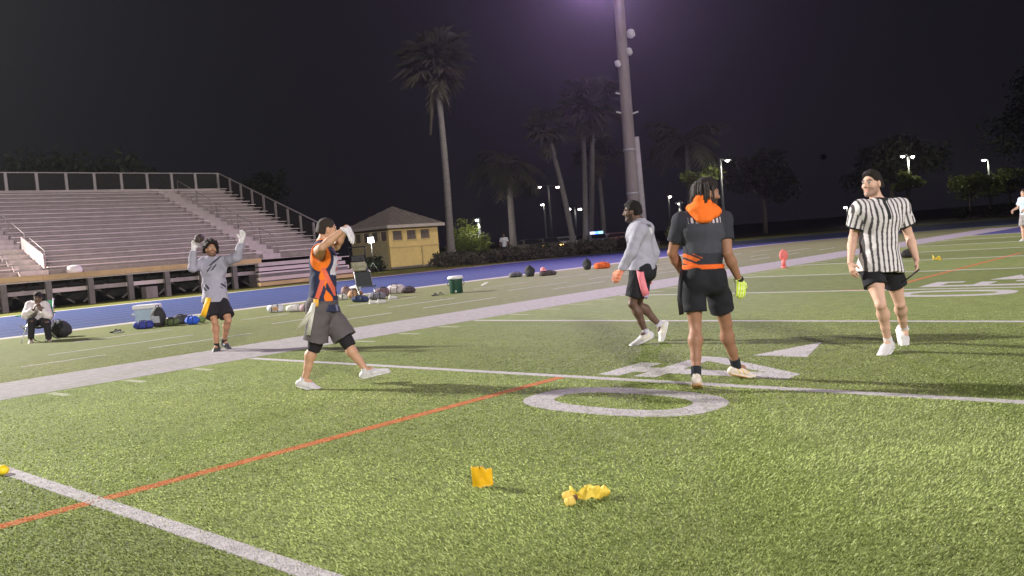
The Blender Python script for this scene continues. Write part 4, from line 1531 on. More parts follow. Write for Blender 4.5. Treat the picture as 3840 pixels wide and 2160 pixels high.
        for s in 'lr':
            sh, el, w = J['sh_' + s], J['el_' + s], J['wr_' + s]
            F.cone(neck - up * 0.012, sh + up * 0.012, 0.048 + g * 0.3, 0.048 + g * 0.5, 0.05)
            F.cone(chest, sh, 0.088 * b + g, 0.056 * b + g, 0.05)
            if sleeve > 0:
                f = min(sleeve, 1.0)
                cut = self.hem(sh, el, f) if sleeve <= 1 else None
                F.cone(sh, el, 0.060 * b + sg, 0.050 * b + sg * 1.3, 0.03, cut)
                if sleeve > 1:
                    F.cone(el, w, 0.048 * b + sg * 1.2, 0.034 + sg * 0.8, 0.02, self.hem(el, w, sleeve - 1))
        F.clip(low, -up)
        if sleeve == 0:
            for s in 'lr':
                sh, el = J['sh_' + s], J['el_' + s]
                d = nrm(el - sh)
                F.cone(sh + d * 0.045, sh + d * 0.3, 0.070, 0.075, 0.006, sub=True)
                ov = sd * (1 if s == 'r' else -1)
                F.cone(sh - up * 0.045 + ov * 0.005, sh - up * 0.045 + ov * 0.2, 0.062, 0.070, 0.006, sub=True)
        # neck opening
        F.cone(neck + up * 0.03, neck + up * 0.2, 0.066, 0.10, 0.0, sub=True)
        F.ripple(wr, (24, 46), seed)
        return self.child(name, F, M_cloth, colfn)

    def shorts(self, colfn, f=0.75, loose=0.022, top=0.06, wr=0.007, seed=2, name='shorts', flare=1.0, split=True):
        J, b, g = self.J, self.b, loose
        F = self.field()
        pel, up = J['pelvis'], self.up
        F.econe(pel - up * 0.05, pel + up * (top + 0.05), self.hside, (0.156 * b + g, 0.112 * b + g), (0.140 * b + g * 0.6, 0.100 * b + g * 0.6), 0.03, [(pel + up * top, up)])
        for s in 'lr':
            hp, kn = J['hp_' + s], J['kn_' + s]
            d = kn - hp
            F.cone(hp, hp + d * max(f, 0.5) * 1.2, 0.088 * b + g * 0.7, (0.084 * b + g) * flare, 0.03, [(hp + d * f, nrm(d))])
            q = pel - self.fwd * 0.055 + self.hside * (0.075 if s == 'r' else -0.075) - up * 0.03
            F.cone(q, q - up * 0.04, 0.090 * b + g * 0.8, 0.088 * b + g * 0.8, 0.04)
        F.ripple(wr, (28, 50), seed)
        return self.child(name, F, M_cloth, colfn)

    def tube_wear(self, name, s, a, b, f0, f1, r0, r1, colfn, limb='leg', wr=0.002):
        """sock, legging or arm sleeve along a limb segment"""
        A, B = self.J[a + '_' + s], self.J[b + '_' + s]
        p, q = A + (B - A) * f0, A + (B - A) * f1
        m = max(r0, r1) + 0.03
        F = self.field(0.005, np.minimum(p, q) - m, np.maximum(p, q) + m)
        d = nrm(B - A)
        F.cone(p, q, r0, r1, 0.01, [(p, -d), (q, d)])
        F.ripple(wr, (60,), 3)
        return self.child(name, F, M_cloth, colfn)

    def shoe(self, s, col, sole=(0.75, 0.74, 0.72), accent=None, res=0.0055, collar=0.03, name='shoe', big=1.0):
        J = self.J
        an, toe = J['an_' + s], J['toe_' + s]
        d0 = toe - an
        f = nrm(d0)
        leg = nrm(J['kn_' + s] - an)
        # foot frame: forward f, up u
        kd = J.get('ku_' + s)
        u = nrm((kd if kd is not None else np.array([0, 0, 1.0])) - f * ((kd if kd is not None else np.array([0, 0, 1.0])) @ f))
        # toe target is given on the sole line; level foot frame from heel to toe
        sdv = np.cross(f, u)
        heel = an - u * 0.055 - f * 0.035
        m = 0.32
        F = self.field(res, an - m, an + m)
        L = 0.245 * big

        def p(x, y, z):
            return heel + f * x + sdv * y + u * z
        F.cone(p(-0.005, 0, 0.012), p(0.06, 0, 0.012), 0.036 * big, 0.036 * big, 0.02)
        F.econe(p(0.03, 0, 0.018), p(0.12, 0.0, 0.022), sdv, (0.036 * big, 0.040), (0.042 * big, 0.036), 0.02)
        F.econe(p(0.12, 0, 0.020), p(L - 0.04, 0.002, 0.004), sdv, (0.042 * big, 0.036), (0.040 * big, 0.024), 0.02)
        F.cone(p(0.05, 0, 0.03), p(0.11, 0, 0.04), 0.036, 0.030, 0.02)
        F.cone(p(0.022, 0, 0.03), p(0.03, 0, 0.072 + collar), 0.038, 0.040, 0.015)
        F.clip(p(0, 0, -0.026), -u)
        F.clip(p(0, 0, 0.078 + collar), nrm(u + f * 0.25))
        F.econe(p(0.0, 0, -0.016), p(L - 0.02, 0, -0.014), sdv, (0.040 * big, 0.014), (0.040 * big, 0.012), 0.006)
        F.econe(p(0.08, 0, -0.014), p(0.18, 0, -0.014), sdv, (0.040 * big, 0.013), (0.047 * big, 0.012), 0.006)

        def cf(V):
            c = np.tile(np.array(col), (len(V), 1))
            q = (V - heel)
            h, x, y = q @ u, q @ f, q @ sdv
            c[h < -0.012] = sole
            if accent is not None:
                st = (np.abs(((x * 1.0 + h * 0.9) * 22) % 1.0 - 0.5) < 0.16) & (h > 0.0) & (h < 0.05) & (x > 0.02) & (x < 0.14)
                c[st] = accent
            lace = (h > 0.03) & (np.abs(y) < 0.016) & (x > 0.06) & (((x * 55) % 1.0) < 0.45)
            c[lace] = c[lace] * 0.72
            c[h > 0.070 + collar] = c[h > 0.070 + collar] * 0.35
            return c
        return self.child(name, F, M_shoe, cf)

    def glove(self, s, colfn, spread=1.0, curl=0.4, name='glove', cuff=0.05):
        J = self.J
        w, tip = J['wr_' + s], J['tip_' + s]
        d = nrm(tip - w)
        F = self.field(0.0042, np.minimum(w, tip) - 0.13, np.maximum(w, tip) + 0.13)
        self.finger_hand(F, s, 0.0060, spread, curl, 0.004)
        F.cone(w - nrm(w - J['el_' + s]) * cuff, w + d * 0.03, 0.037, 0.034, 0.01, [(w - nrm(w - J['el_' + s]) * cuff, -nrm(w - J['el_' + s]))])
        return self.child(name, F, M_cloth, colfn)

    def cap_hair(self, col, thick=0.012, puff=0.0, back=0.0, hairline=0.045, curl=0.0, res=0.005, fr=60, side=0.35, full=False):
        """short hair hugging the skull at the rim and fuller on the crown"""
        ax = (self.hr, self.hf, self.hu)
        F = self.field(res, self.J['head'] - 0.26, self.J['head'] + 0.26)
        ts = thick if full else thick * side
        F.ell(self.H(0, -0.014 - back, 0.034 + puff * 0.4), ax, (0.0765 + ts, 0.0975 + ts, 0.0895 + thick + puff * 0.4), 0.01)
        F.cone(self.H(-0.03, -0.062, -0.02), self.H(0.03, -0.062, -0.02), 0.0505 + ts, 0.0505 + ts, 0.03)
        if puff:
            F.ell(self.H(0, 0.015, 0.085 + puff * 0.4), ax, (0.062, 0.072, 0.040 + puff), 0.03)
        if curl:
            F.ripple(curl, (fr, fr * 1.7), 5, 0.06)
        F.clip(self.H(0, 0.0, -0.062), -nrm(self.hv(0, 0.25, 1)))
        sl, P = F.block(F.lo - 1, F.lo + F.n * F.res + 1)
        v = P - self.J['head'].astype(np.float32)
        x, y, z = v @ self.hr, v @ self.hf, v @ self.hu
        wob = 0.005 * np.sin(x * 170) + 0.004 * np.sin(x * 90 + 1.0) - 0.9 * np.maximum(np.abs(x) - 0.035, 0)
        rem = np.minimum(y - (0.030 + np.maximum(z, 0) * 0.55), hairline + 0.022 + wob - z)
        F.d = np.maximum(F.d, rem.astype(np.float32))
        sideb = np.minimum(y + 0.028, 0.012 - z + 0.004 * np.sin(y * 150))
        F.d = np.maximum(F.d, sideb.astype(np.float32))
        return self.child('hair', F, M_hair, col)


def ribbon(person, name, pts, w, col, wdir=None, thick=0.004, parent=None, taper=1.0):
    """a hanging flag strip: a thin solid strip along pts"""
    pts = [np.asarray(p, float) for p in pts]
    n = len(pts)
    V, Fq = [], []
    for i, p in enumerate(pts):
        d = nrm(pts[min(i + 1, n - 1)] - pts[max(i - 1, 0)])
        s = np.asarray(wdir, float)
        s = nrm(s - d * (s @ d))
        nn = np.cross(d, s)
        ww = w * (1 + (taper - 1) * i / (n - 1)) / 2
        for a, b in ((-1, -1), (1, -1), (1, 1), (-1, 1)):
            V.append(p + s * a * ww + nn * b * thick / 2)
    for i in range(n - 1):
        for k in range(4):
            k2 = (k + 1) % 4
            Fq.append((i * 4 + k, i * 4 + k2, (i + 1) * 4 + k2, (i + 1) * 4 + k))
    Fq.append((3, 2, 1, 0))
    e = (n - 1) * 4
    Fq.append((e, e + 1, e + 2, e + 3))
    V = np.array(V) - person.base
    return obj_np(name, V, np.array(Fq), M_ribbon, parent or person.o, True, np.tile(np.array(col), (len(V), 1)))


def belt(person, col, h=0.04, dz=0.07, g=0.04, name='flag_belt', low=0.0):
    p, up = person.J['pelvis'], person.up
    F = person.field(0.006, p - 0.32, p + 0.32)
    F.econe(p + up * (dz - 0.1), p + up * (dz + 0.1), person.hside, (0.142 * person.b + g, 0.105 * person.b + g), (0.142 * person.b + g, 0.105 * person.b + g), 0.0)
    F.clip(p + up * (dz + h / 2), up)
    F.clip(p + up * (dz - h / 2), -up)
    return person.child(name, F, M_cloth, col)


def lens_report(name, J):
    def L(a, b):
        return round(float(np.linalg.norm(J[a] - J[b])), 2)
    print('BONES', name, 'uparm', L('sh_l', 'el_l'), L('sh_r', 'el_r'), 'fore', L('el_l', 'wr_l'), L('el_r', 'wr_r'), 'thigh', L('hp_l', 'kn_l'), L('hp_r', 'kn_r'), 'shin', L('kn_l', 'an_l'), L('kn_r', 'an_r'), 'torso', L('pelvis', 'neck'), 'sh', L('sh_l', 'sh_r'), 'neck-head', L('neck', 'head'))


def joints(D, spec):
    """spec: name -> (px, py, extra depth)"""
    J = {}
    for k, v in spec.items():
        if k in ('hf', 'hu', 'palm_l', 'palm_r', 'ku_l', 'ku_r'):
            J[k] = CR * v[0] + CU * v[1] + CF * v[2]
        else:
            J[k] = at(v[0], v[1], D + v[2])
    return J


PEOPLE_SPECS = {}
# ------------------------------------------------------------------ the players and the referee
def mixc(a, b, t):
    return np.array(a) * (1 - t) + np.array(b) * t


SK_MED = (0.42, 0.22, 0.13)
SK_TAN = (0.50, 0.28, 0.175)
SK_LIGHT = (0.60, 0.37, 0.27)
SK_DARK = (0.115, 0.062, 0.043)
SK_BROWN = (0.29, 0.145, 0.085)

# ---- referee, walking towards the camera and looking to the side
D = 8.58
J = joints(D, dict(pelvis=(3298, 980, 0.0), neck=(3296, 762, 0.0), head=(3269, 690, -0.02), hf=(-0.82, -0.10, -0.55), hu=(-0.06, 1, 0.0),
                   sh_r=(3226, 788, -0.03), el_r=(3198, 893, 0.06), wr_r=(3188, 983, -0.06), tip_r=(3206, 1048, -0.10),
                   sh_l=(3372, 780, 0.03), el_l=(3410, 885, 0.08), wr_l=(3437, 972, -0.04), tip_l=(3440, 1040, -0.10),
                   hp_r=(3263, 992, -0.02), kn_r=(3302, 1140, -0.20), an_r=(3331, 1282, 0.02), toe_r=(3300, 1319, -0.17),
                   hp_l=(3336, 990, 0.02), kn_l=(3374, 1136, 0.14), an_l=(3391, 1236, 0.47), toe_l=(3408, 1302, 0.34),
                   palm_r=(0.9, 0, 0.3), palm_l=(-0.9, 0, 0.3), ku_l=(0.25, 0.35, -1.0)))
lens_report('ref', J)
ref = Person(J, SK_LIGHT, 'referee in black and white striped shirt and black shorts walking over the turf', build=1.02)
ref.body(beard=((0.10, 0.06, 0.045), 0.55), hand_curl=0.5)


def ref_shirt(V):
    q = V - ref.J['neck']
    x = q @ ref.side_c
    st = ((x / 0.047) % 1.0) < 0.40
    c = np.where(st[:, None], np.array([0.07, 0.065, 0.068]), np.array([0.66, 0.62, 0.62]))
    for s in 'lr':
        sh, el = ref.J['sh_' + s], ref.J['el_' + s]
        t = ((V - sh) @ (el - sh)) / ((el - sh) @ (el - sh))
        out = (q @ ref.side_c) * (1 if s == 'r' else -1) > 0.19
        d = np.linalg.norm(V - (sh + np.clip(t, 0, 1)[:, None] * (el - sh)), axis=1)
        arm = (d < 0.1) & (t > 0.12) & out
        e1_ = nrm(np.cross(el - sh, ref.side_c))
        e2_ = nrm(np.cross(el - sh, e1_))
        az = np.arctan2((V - sh) @ e1_, (V - sh) @ e2_) * 0.082
        ast = ((az / 0.047) % 1.0) < 0.40
        c[arm] = np.where(ast[arm][:, None], np.array([0.07, 0.065, 0.068]), np.array([0.66, 0.62, 0.62]))
        c[(d < 0.12) & (t > 0.585) & out] = (0.015, 0.015, 0.017)
    zz = q @ ref.up
    yy = q @ ref.fwd
    rr = np.hypot(q @ ref.side_c, yy)
    c[(zz > -0.045) & (rr < 0.088)] = (0.015, 0.015, 0.017)
    plk = (np.abs(x) < 0.02) & (yy > 0.02) & (zz > -0.17)
    c[plk] = (0.02, 0.02, 0.022)
    return c


ref.shirt(ref_shirt, sleeve=0.66, lng=0.085, loose=0.036, sl_loose=0.034, wr=0.012, seed=11, low_r=(0.208, 0.164))
ref.shorts((0.016, 0.016, 0.019), f=0.56, loose=0.020, top=0.02, seed=12, flare=1.08)
for s in 'lr':
    ref.shoe(s, (0.60, 0.58, 0.575), collar=0.02, big=1.25)
    ref.tube_wear('sock', s, 'kn', 'an', 0.86, 1.0, 0.040, 0.041, (0.68, 0.66, 0.66))
ref.cap_hair((0.024, 0.017, 0.013), thick=0.012, puff=0.007, curl=0.005, hairline=0.068, fr=90)

# collar leaves of the polo
F = ref.field(0.005, ref.J['neck'] - 0.16, ref.J['neck'] + 0.16)
F.cone(ref.J['neck'] - ref.up * 0.02, ref.J['neck'] + ref.up * 0.035, 0.086, 0.074, 0.0)
F.cone(ref.J['neck'] - ref.up * 0.1, ref.J['neck'] + ref.up * 0.1, 0.066, 0.066, 0.0, sub=True)
F.clip(ref.J['neck'] + ref.up * 0.03, nrm(ref.up + ref.fwd * 0.5))
ref.child('collar', F, M_cloth, (0.015, 0.015, 0.017))
# black pen held in his left hand, with its cord
pw = ref.J['wr_l'] + nrm(ref.J['tip_l'] - ref.J['wr_l']) * 0.13
e1, e2 = at(3448, 1010, 8.42), at(3396, 1050, 8.46)
pc = (e1 + e2) / 2
o = MB().tube([tuple(e1 - pc), tuple((e1 * 0.2 + e2 * 0.8) - pc), tuple(e2 - pc)], [0.008, 0.008, 0.004], 8).build('marker_pen', mat('black_plastic', (0.015, 0.015, 0.015), 0.4, 0.1))
o.location = tuple(pc)
tag(o, 'black marker held in the left hand of the referee', 'pen')

# ---- player seen from behind: long dreadlocks, orange hood, black shorts
D = 7.52
J = joints(D, dict(pelvis=(2638, 1030, 0.0), neck=(2632, 792, -0.02), head=(2651, 727, -0.01), hf=(0.97, -0.08, 0.22), hu=(0.03, 1, 0.0),
                   sh_l=(2552, 830, 0.0), el_l=(2521, 948, 0.10), wr_l=(2560, 1030, 0.27), tip_l=(2585, 1075, 0.36),
                   sh_r=(2714, 826, 0.02), el_r=(2728, 950, -0.08), wr_r=(2771, 1048, 0.02), tip_r=(2784, 1132, 0.04),
                   hp_l=(2596, 1044, -0.02), kn_l=(2607, 1222, -0.04), an_l=(2611, 1412, -0.16), toe_l=(2614, 1432, 0.10),
                   hp_r=(2680, 1044, 0.02), kn_r=(2722, 1214, 0.16), an_r=(2762, 1376, 0.32), toe_r=(2838, 1392, 0.34),
                   palm_l=(0.9, 0, 0.1), palm_r=(-0.35, 0, 0.95), ku_r=(-0.2, 1, 0)))
lens_report('dread', J)
dr = Person(J, SK_BROWN, 'player seen from behind with dreadlocks, orange hood, black shirt and black shorts', build=1.05)
dr.body(bare=('l',), beard=((0.02, 0.014, 0.012), 0.9), hand_curl=0.7)


def dr_shirt(V):
    q = V - dr.J['neck']
    x, y, z = q @ dr.side_c, q @ dr.fwd, q @ dr.up
    c = np.tile(np.array([0.030, 0.031, 0.040]), (len(V), 1))
    # grey weathered panel over the back
    back = (y < 0.0) & (z < -0.10) & (z > -0.36) & (np.abs(x) < 0.17 - 0.15 * np.abs(z + 0.2))
    c[back] = (0.052, 0.054, 0.066)
    nmb = (y < 0) & (z < -0.055) & (z > -0.105) & (np.abs(x) < 0.14) & ((np.floor((x + 0.3) / 0.018) % 2) == 0)
    c[nmb] = (0.50, 0.44, 0.48)
    ora = (y < 0.03) & (z < -0.36) & (z > -0.50) & (x < -0.07 + 0.03 * np.sin(z * 90)) & (np.sin(z * 120 + x * 60) > -0.5)
    c[ora] = (0.62, 0.12, 0.02)
    return c


dr.shirt(dr_shirt, sleeve=0.62, lng=-0.055, loose=0.013, sl_loose=0.012, wr=0.007, seed=21)
dr.shorts((0.014, 0.0145, 0.018), f=0.70, loose=0.014, top=0.075, seed=22, flare=1.06)
belt(dr, (0.75, 0.13, 0.02), h=0.042, dz=0.068, g=0.034)
# black flag hanging from the belt on his left
b0 = at(2560, 1010, 7.46)
ribbon(dr, 'flag', [b0, at(2552, 1060, 7.41), at(2548, 1120, 7.39), at(2556, 1180, 7.40)], 0.05, (0.012, 0.012, 0.014), CR * 0.8 + CF * 0.5)
for s in 'lr':
    dr.shoe(s, (0.66, 0.58, 0.50), sole=(0.62, 0.36, 0.16), accent=(0.70, 0.45, 0.12), collar=0.0)
    dr.tube_wear('sock', s, 'kn', 'an', 0.80, 1.02, 0.045, 0.044, (0.018, 0.022, 0.028))
dr.glove('r', lambda V: np.where((((V @ CR) * 42) % 1.0 < 0.3)[:, None], np.array([0.75, 0.80, 0.55]), np.array([0.62, 0.80, 0.05])), spread=1.1, curl=0.4, cuff=0.012)
# black wrist strap of the glove
w_, e_ = dr.J['wr_r'], dr.J['el_r']
F = dr.field(0.0045, w_ - 0.08, w_ + 0.08)
F.cone(w_ - nrm(w_ - e_) * 0.012, w_ + nrm(w_ - e_) * 0.02, 0.040, 0.040, 0.0, [(w_ - nrm(w_ - e_) * 0.012, -nrm(w_ - e_)), (w_ + nrm(w_ - e_) * 0.018, nrm(w_ - e_))])
dr.child('glove_strap', F, M_cloth, (0.02, 0.02, 0.02))

# orange hood lying bunched on the shoulders
F = dr.field(0.006, dr.J['neck'] - 0.3, dr.J['neck'] + 0.3)
nk, up, sd, fw = dr.J['neck'], dr.up, dr.side_c, dr.fwd
F.econe(nk + up * 0.02 - fw * 0.025, nk + up * 0.075 - fw * 0.015, sd, (0.105, 0.095), (0.088, 0.082), 0.03)
F.econe(nk - up * 0.005 - fw * 0.075, nk - up * 0.075 - fw * 0.125, sd, (0.115, 0.055), (0.055, 0.030), 0.04)
F.cone(nk + up * 0.03 - sd * 0.095, nk - up * 0.06 - fw * 0.10 - sd * 0.05, 0.040, 0.034, 0.03)
F.cone(nk + up * 0.025 + sd * 0.095, nk - up * 0.02 - fw * 0.085 + sd * 0.09, 0.040, 0.034, 0.03)
F.cone(nk + up * 0.0 + sd * 0.10 + fw * 0.03, nk - up * 0.01 + sd * 0.13 - fw * 0.03, 0.036, 0.030, 0.03)
F.ripple(0.014, (26, 44), 9, 0.06)
F.cone(nk + up * 0.05 + fw * 0.03, nk + up * 0.22 + fw * 0.03, 0.070, 0.085, 0.0, sub=True)
dr.child('hood', F, M_cloth, (0.85, 0.17, 0.02))

# dreadlocks: a scalp cap and many hanging locks
dr.cap_hair((0.030, 0.024, 0.022), thick=0.013, puff=0.01, curl=0.004, hairline=0.04)
rngd = np.random.default_rng(5)
mbv = MB()
for i in range(120):
    el = math.asin(rngd.uniform(0.05, 0.98))
    az = rngd.uniform(rad(100), rad(440))
    dxy = (math.cos(az) * math.cos(el), math.sin(az) * math.cos(el))
    if dxy[1] > 0.12 and el < 1.0:
        continue
    st = dr.H(0.08 * dxy[0], -0.014 + 0.10 * dxy[1], 0.034 + 0.092 * math.sin(el))
    out = dr.hv(dxy[0], dxy[1], 0)
    ln = rngd.uniform(0.10, 0.17)
    p1 = st + out * 0.020 + dr.hu * 0.006
    p2 = st + out * (0.030 + 0.03 * math.sin(el)) - np.array([0, 0, 1]) * ln * 0.45
    p3 = st + out * (0.022 + 0.04 * math.sin(el)) - np.array([0, 0, 1]) * ln + rngd.normal(0, 0.006, 3)
    mbv.tube([tuple(p - dr.base) for p in (st, p1, p2, p3)], [0.009, 0.0095, 0.009, 0.006], 6)
lk = mbv.build('dreadlocks', mat('dreadlock_hair', (0.040, 0.032, 0.029), 0.65, 0.35, 50, 0.8, 120), dr.o)

# ---- player in a grey long-sleeved shirt walking to the left, pink flag at the hip
D = 10.79
J = joints(D, dict(pelvis=(2406, 1000, 0.0), neck=(2399, 832, 0.0), head=(2371, 794, -0.02), hf=(-0.92, -0.15, 0.25), hu=(-0.12, 1, 0.0),
                   sh_l=(2398, 866, -0.17), el_l=(2366, 950, -0.24), wr_l=(2330, 1016, -0.20), tip_l=(2302, 1058, -0.18),
                   sh_r=(2425, 862, 0.17), el_r=(2450, 948, 0.24), wr_r=(2436, 1022, 0.26), tip_r=(2425, 1075, 0.26),
                   hp_l=(2394, 1012, -0.09), kn_l=(2372, 1140, -0.09), an_l=(2424, 1250, -0.07), toe_l=(2362, 1282, -0.12),
                   hp_r=(2418, 1010, 0.09), kn_r=(2392, 1140, 0.10), an_r=(2478, 1222, 0.12), toe_r=(2462, 1286, 0.10),
                   palm_l=(0.4, 0, 0.9), palm_r=(0.2, 0, -1), ku_r=(-0.9, 0.45, 0.0)))
lens_report('grey', J)
gy = Person(J, SK_DARK, 'player in pale grey long-sleeved shirt with a pink flag at his hip', build=1.02)
gy.body(bare=(), beard=((0.015, 0.011, 0.01), 0.7))


def gy_shirt(V):
    q = V - gy.J['neck']
    x, y, z = q @ gy.side_c, q @ gy.fwd, q @ gy.up
    c = np.tile(np.array([0.34, 0.335, 0.40]), (len(V), 1))
    bk = (y < -0.02) & (z < -0.05) & (z > -0.16) & (np.hypot(x + 0.03, z + 0.11) < 0.055)
    c[bk] = (0.62, 0.61, 0.64)
    sm = (y < 0.03) & (z > -0.075) & (z < -0.035) & (np.abs(x) < 0.11)
    c[sm] = (0.10, 0.10, 0.12)
    fr = (y > 0.05) & (z < -0.12) & (z > -0.30) & (np.sin(z * 160 + x * 40) > 0.35) & (np.abs(x) < 0.12)
    c[fr] = (0.20, 0.195, 0.23)
    return c


gy.shirt(gy_shirt, sleeve=1.95, lng=0.02, loose=0.034, sl_loose=0.020, wr=0.013, seed=31, low_r=(0.178, 0.135))
gy.shorts((0.014, 0.014, 0.018), f=0.80, loose=0.020, seed=32)
belt(gy, (0.10, 0.08, 0.30), h=0.035, dz=-0.01, g=0.045)
b0 = at(2398, 1003, 10.62)
ribbon(gy, 'flag', [b0, at(2404, 1040, 10.56), at(2414, 1080, 10.53), at(2424, 1108, 10.54)], 0.085, (0.72, 0.20, 0.24), CR)
ribbon(gy, 'flag', [at(2420, 1096, 10.545), at(2425, 1116, 10.54)], 0.05, (0.45, 0.38, 0.62), CR)
for s in 'lr':
    gy.shoe(s, (0.58, 0.56, 0.57), accent=(0.72, 0.62, 0.30), collar=0.03, big=1.3)
    gy.tube_wear('sock', s, 'kn', 'an', 0.86, 1.02, 0.040, 0.041, (0.50, 0.48, 0.58))
gy.glove('l', lambda V: np.where(((V @ CU) * 60 % 1.0 < 0.3)[:, None], np.array([0.75, 0.68, 0.62]), np.array([0.80, 0.14, 0.02])), spread=0.8, curl=0.6, cuff=0.02)
gy.glove('r', (0.80, 0.14, 0.02), spread=0.6, curl=0.7, cuff=0.02)
gy.cap_hair((0.018, 0.014, 0.013), thick=0.014, side=0.7, puff=0.006, curl=0.004, hairline=0.056)

# ---- player striding right in navy and orange sleeveless jersey, both arms raised in front
D = 9.28
J = joints(D, dict(pelvis=(1212, 1135, 0.0), neck=(1208, 915, 0.0), head=(1226, 862, 0.02), hf=(0.90, -0.02, 0.42), hu=(0.06, 1, 0.0),
                   sh_r=(1196, 944, -0.19), el_r=(1206, 928, -0.47), wr_r=(1292, 858, -0.44), tip_r=(1330, 905, -0.46),
                   sh_l=(1216, 940, 0.19), el_l=(1262, 925, 0.44), wr_l=(1300, 852, 0.34), tip_l=(1330, 890, 0.32),
                   hp_l=(1220, 1150, 0.09), kn_l=(1303, 1284, 0.05), an_l=(1372, 1390, 0.02), toe_l=(1452, 1372, 0.0),
                   hp_r=(1204, 1152, -0.09), kn_r=(1181, 1296, -0.06), an_r=(1141, 1428, -0.04), toe_r=(1222, 1452, -0.05),
                   palm_r=(-0.4, -0.7, 0.1), palm_l=(-0.4, -0.7, 0.0)))
lens_report('jersey', J)
jy = Person(J, SK_TAN, 'player striding with raised arms in navy and orange sleeveless jersey and grey shorts', build=1.0)
jy.body(bare=(), beard=None)


def jy_shirt(V):
    q = V - jy.J['neck']
    x, y, z = q @ jy.side_c, q @ jy.fwd, q @ jy.up
    c = np.tile(np.array([0.028, 0.032, 0.070]), (len(V), 1))
    sr = jy.J['sh_r']
    d = np.linalg.norm(V - (sr - jy.up * 0.055), axis=1)
    arm = (d < 0.128) & (d > 0.065)
    OR = np.array([0.85, 0.19, 0.02])
    RD = np.array([0.70, 0.14, 0.08])
    for s in 'lr':
        d = np.linalg.norm((V - (jy.J['sh_' + s] - jy.up * 0.05)) * np.array([1, 1, 0.8]), axis=1)
        c[d < 0.122] = OR
    sidep = x > 0.10
    st = sidep & (np.abs(y - 0.015 + 0.22 * (z + 0.30)) < 0.020 + 0.02 * np.sin(z * 30)) & (z > -0.62) & (z < -0.13)
    c[st] = OR
    st2 = (x > 0.03) & (np.abs(y - 0.03 - 0.40 * (-z - 0.26)) < 0.022) & (z > -0.55) & (z < -0.26)
    c[st2] = RD
    st3 = (x > 0.03) & (np.abs(y + 0.02 - 0.35 * (z + 0.52)) < 0.025) & (z > -0.64) & (z < -0.38)
    c[st3] = RD
    # white number block on the chest, red edged
    fr = (y > 0.055) & (z < -0.13) & (z > -0.33) & (np.abs(x) < 0.115)
    dig = fr & (((np.abs(x) < 0.115) & (np.abs(x) > 0.035)) | (np.abs(z + 0.155) < 0.02) | (np.abs(z + 0.23) < 0.016) | (np.abs(z + 0.31) < 0.018))
    c[fr] = RD * 0.9
    c[dig] = (0.62, 0.58, 0.68)
    lo = (z < -0.60) & (np.sin(x * 60 + y * 30) > 0.2)
    c[lo] = (0.20, 0.20, 0.34)
    nk = (np.hypot(x, y) < 0.085) & (z > -0.04)
    c[nk] = OR
    return c


jy.shirt(jy_shirt, sleeve=0, lng=0.075, loose=0.022, wr=0.009, seed=41, low_r=(0.185, 0.150))
jy.shorts((0.105, 0.092, 0.096), f=0.88, loose=0.034, seed=42, flare=1.14, top=0.0, wr=0.011)
for s in 'lr':
    jy.tube_wear('legging', s, 'hp', 'kn', 0.55, 1.0, 0.088, 0.074, (0.018, 0.016, 0.020))
    jy.tube_wear('legging', s, 'kn', 'an', -0.08, 0.16, 0.078, 0.066, (0.018, 0.016, 0.020))
    jy.shoe(s, (0.60, 0.575, 0.59), collar=0.015, big=1.22)
    jy.glove(s, (0.66, 0.63, 0.66), spread=0.5, curl=0.45, cuff=0.03)
jy.cap_hair((0.050, 0.038, 0.031), thick=0.005, side=0.2, puff=0.0, curl=0.001, hairline=0.062)
fb = belt(jy, (0.085, 0.075, 0.078), h=0.045, dz=-0.005, g=0.052)
ribbon(jy, 'belt_clip', [at(1186, 1122, 9.075), at(1184, 1150, 9.065)], 0.05, (0.75, 0.38, 0.04), CR, thick=0.02)
ribbon(jy, 'flag', [at(1178, 1136, 9.06), at(1166, 1170, 9.03), at(1140, 1210, 9.02), at(1114, 1236, 9.04)], 0.055, (0.52, 0.50, 0.42), CR * 0.6 + CU * 0.6, parent=None)
ribbon(jy, 'flag', [at(1176, 1140, 9.05), at(1168, 1190, 9.02), at(1156, 1256, 9.04)], 0.045, (0.60, 0.58, 0.54), CR)

# ---- player holding the ball up, arms spread, grey shirt and black shorts
D = 14.15
J = joints(D, dict(pelvis=(806, 1116, 0.0), neck=(800, 970, 0.0), head=(791, 936, -0.03), hf=(0.55, 0.22, -0.80), hu=(-0.12, 1, 0.2),
                   sh_r=(762, 986, -0.02), el_r=(722, 1004, -0.20), wr_r=(727, 934, -0.27), tip_r=(731, 872, -0.30),
                   sh_l=(842, 982, 0.02), el_l=(888, 966, -0.20), wr_l=(906, 904, -0.28), tip_l=(916, 850, -0.31),
                   hp_r=(786, 1124, -0.02), kn_r=(805, 1206, -0.18), an_r=(813, 1300, -0.05), toe_r=(795, 1318, -0.24),
                   hp_l=(828, 1124, 0.02), kn_l=(857, 1200, -0.16), an_l=(840, 1282, 0.16), toe_l=(870, 1302, 0.02),
                   palm_r=(0.7, 0, -0.6), palm_l=(-0.3, 0, -0.9)))
lens_report('ball', J)
bp = Person(J, SK_MED, 'player with both gloved hands up holding a ball, grey shirt and black shorts', res=0.0075, build=1.0)
bp.body(bare=(), beard=((0.03, 0.02, 0.016), 0.6))


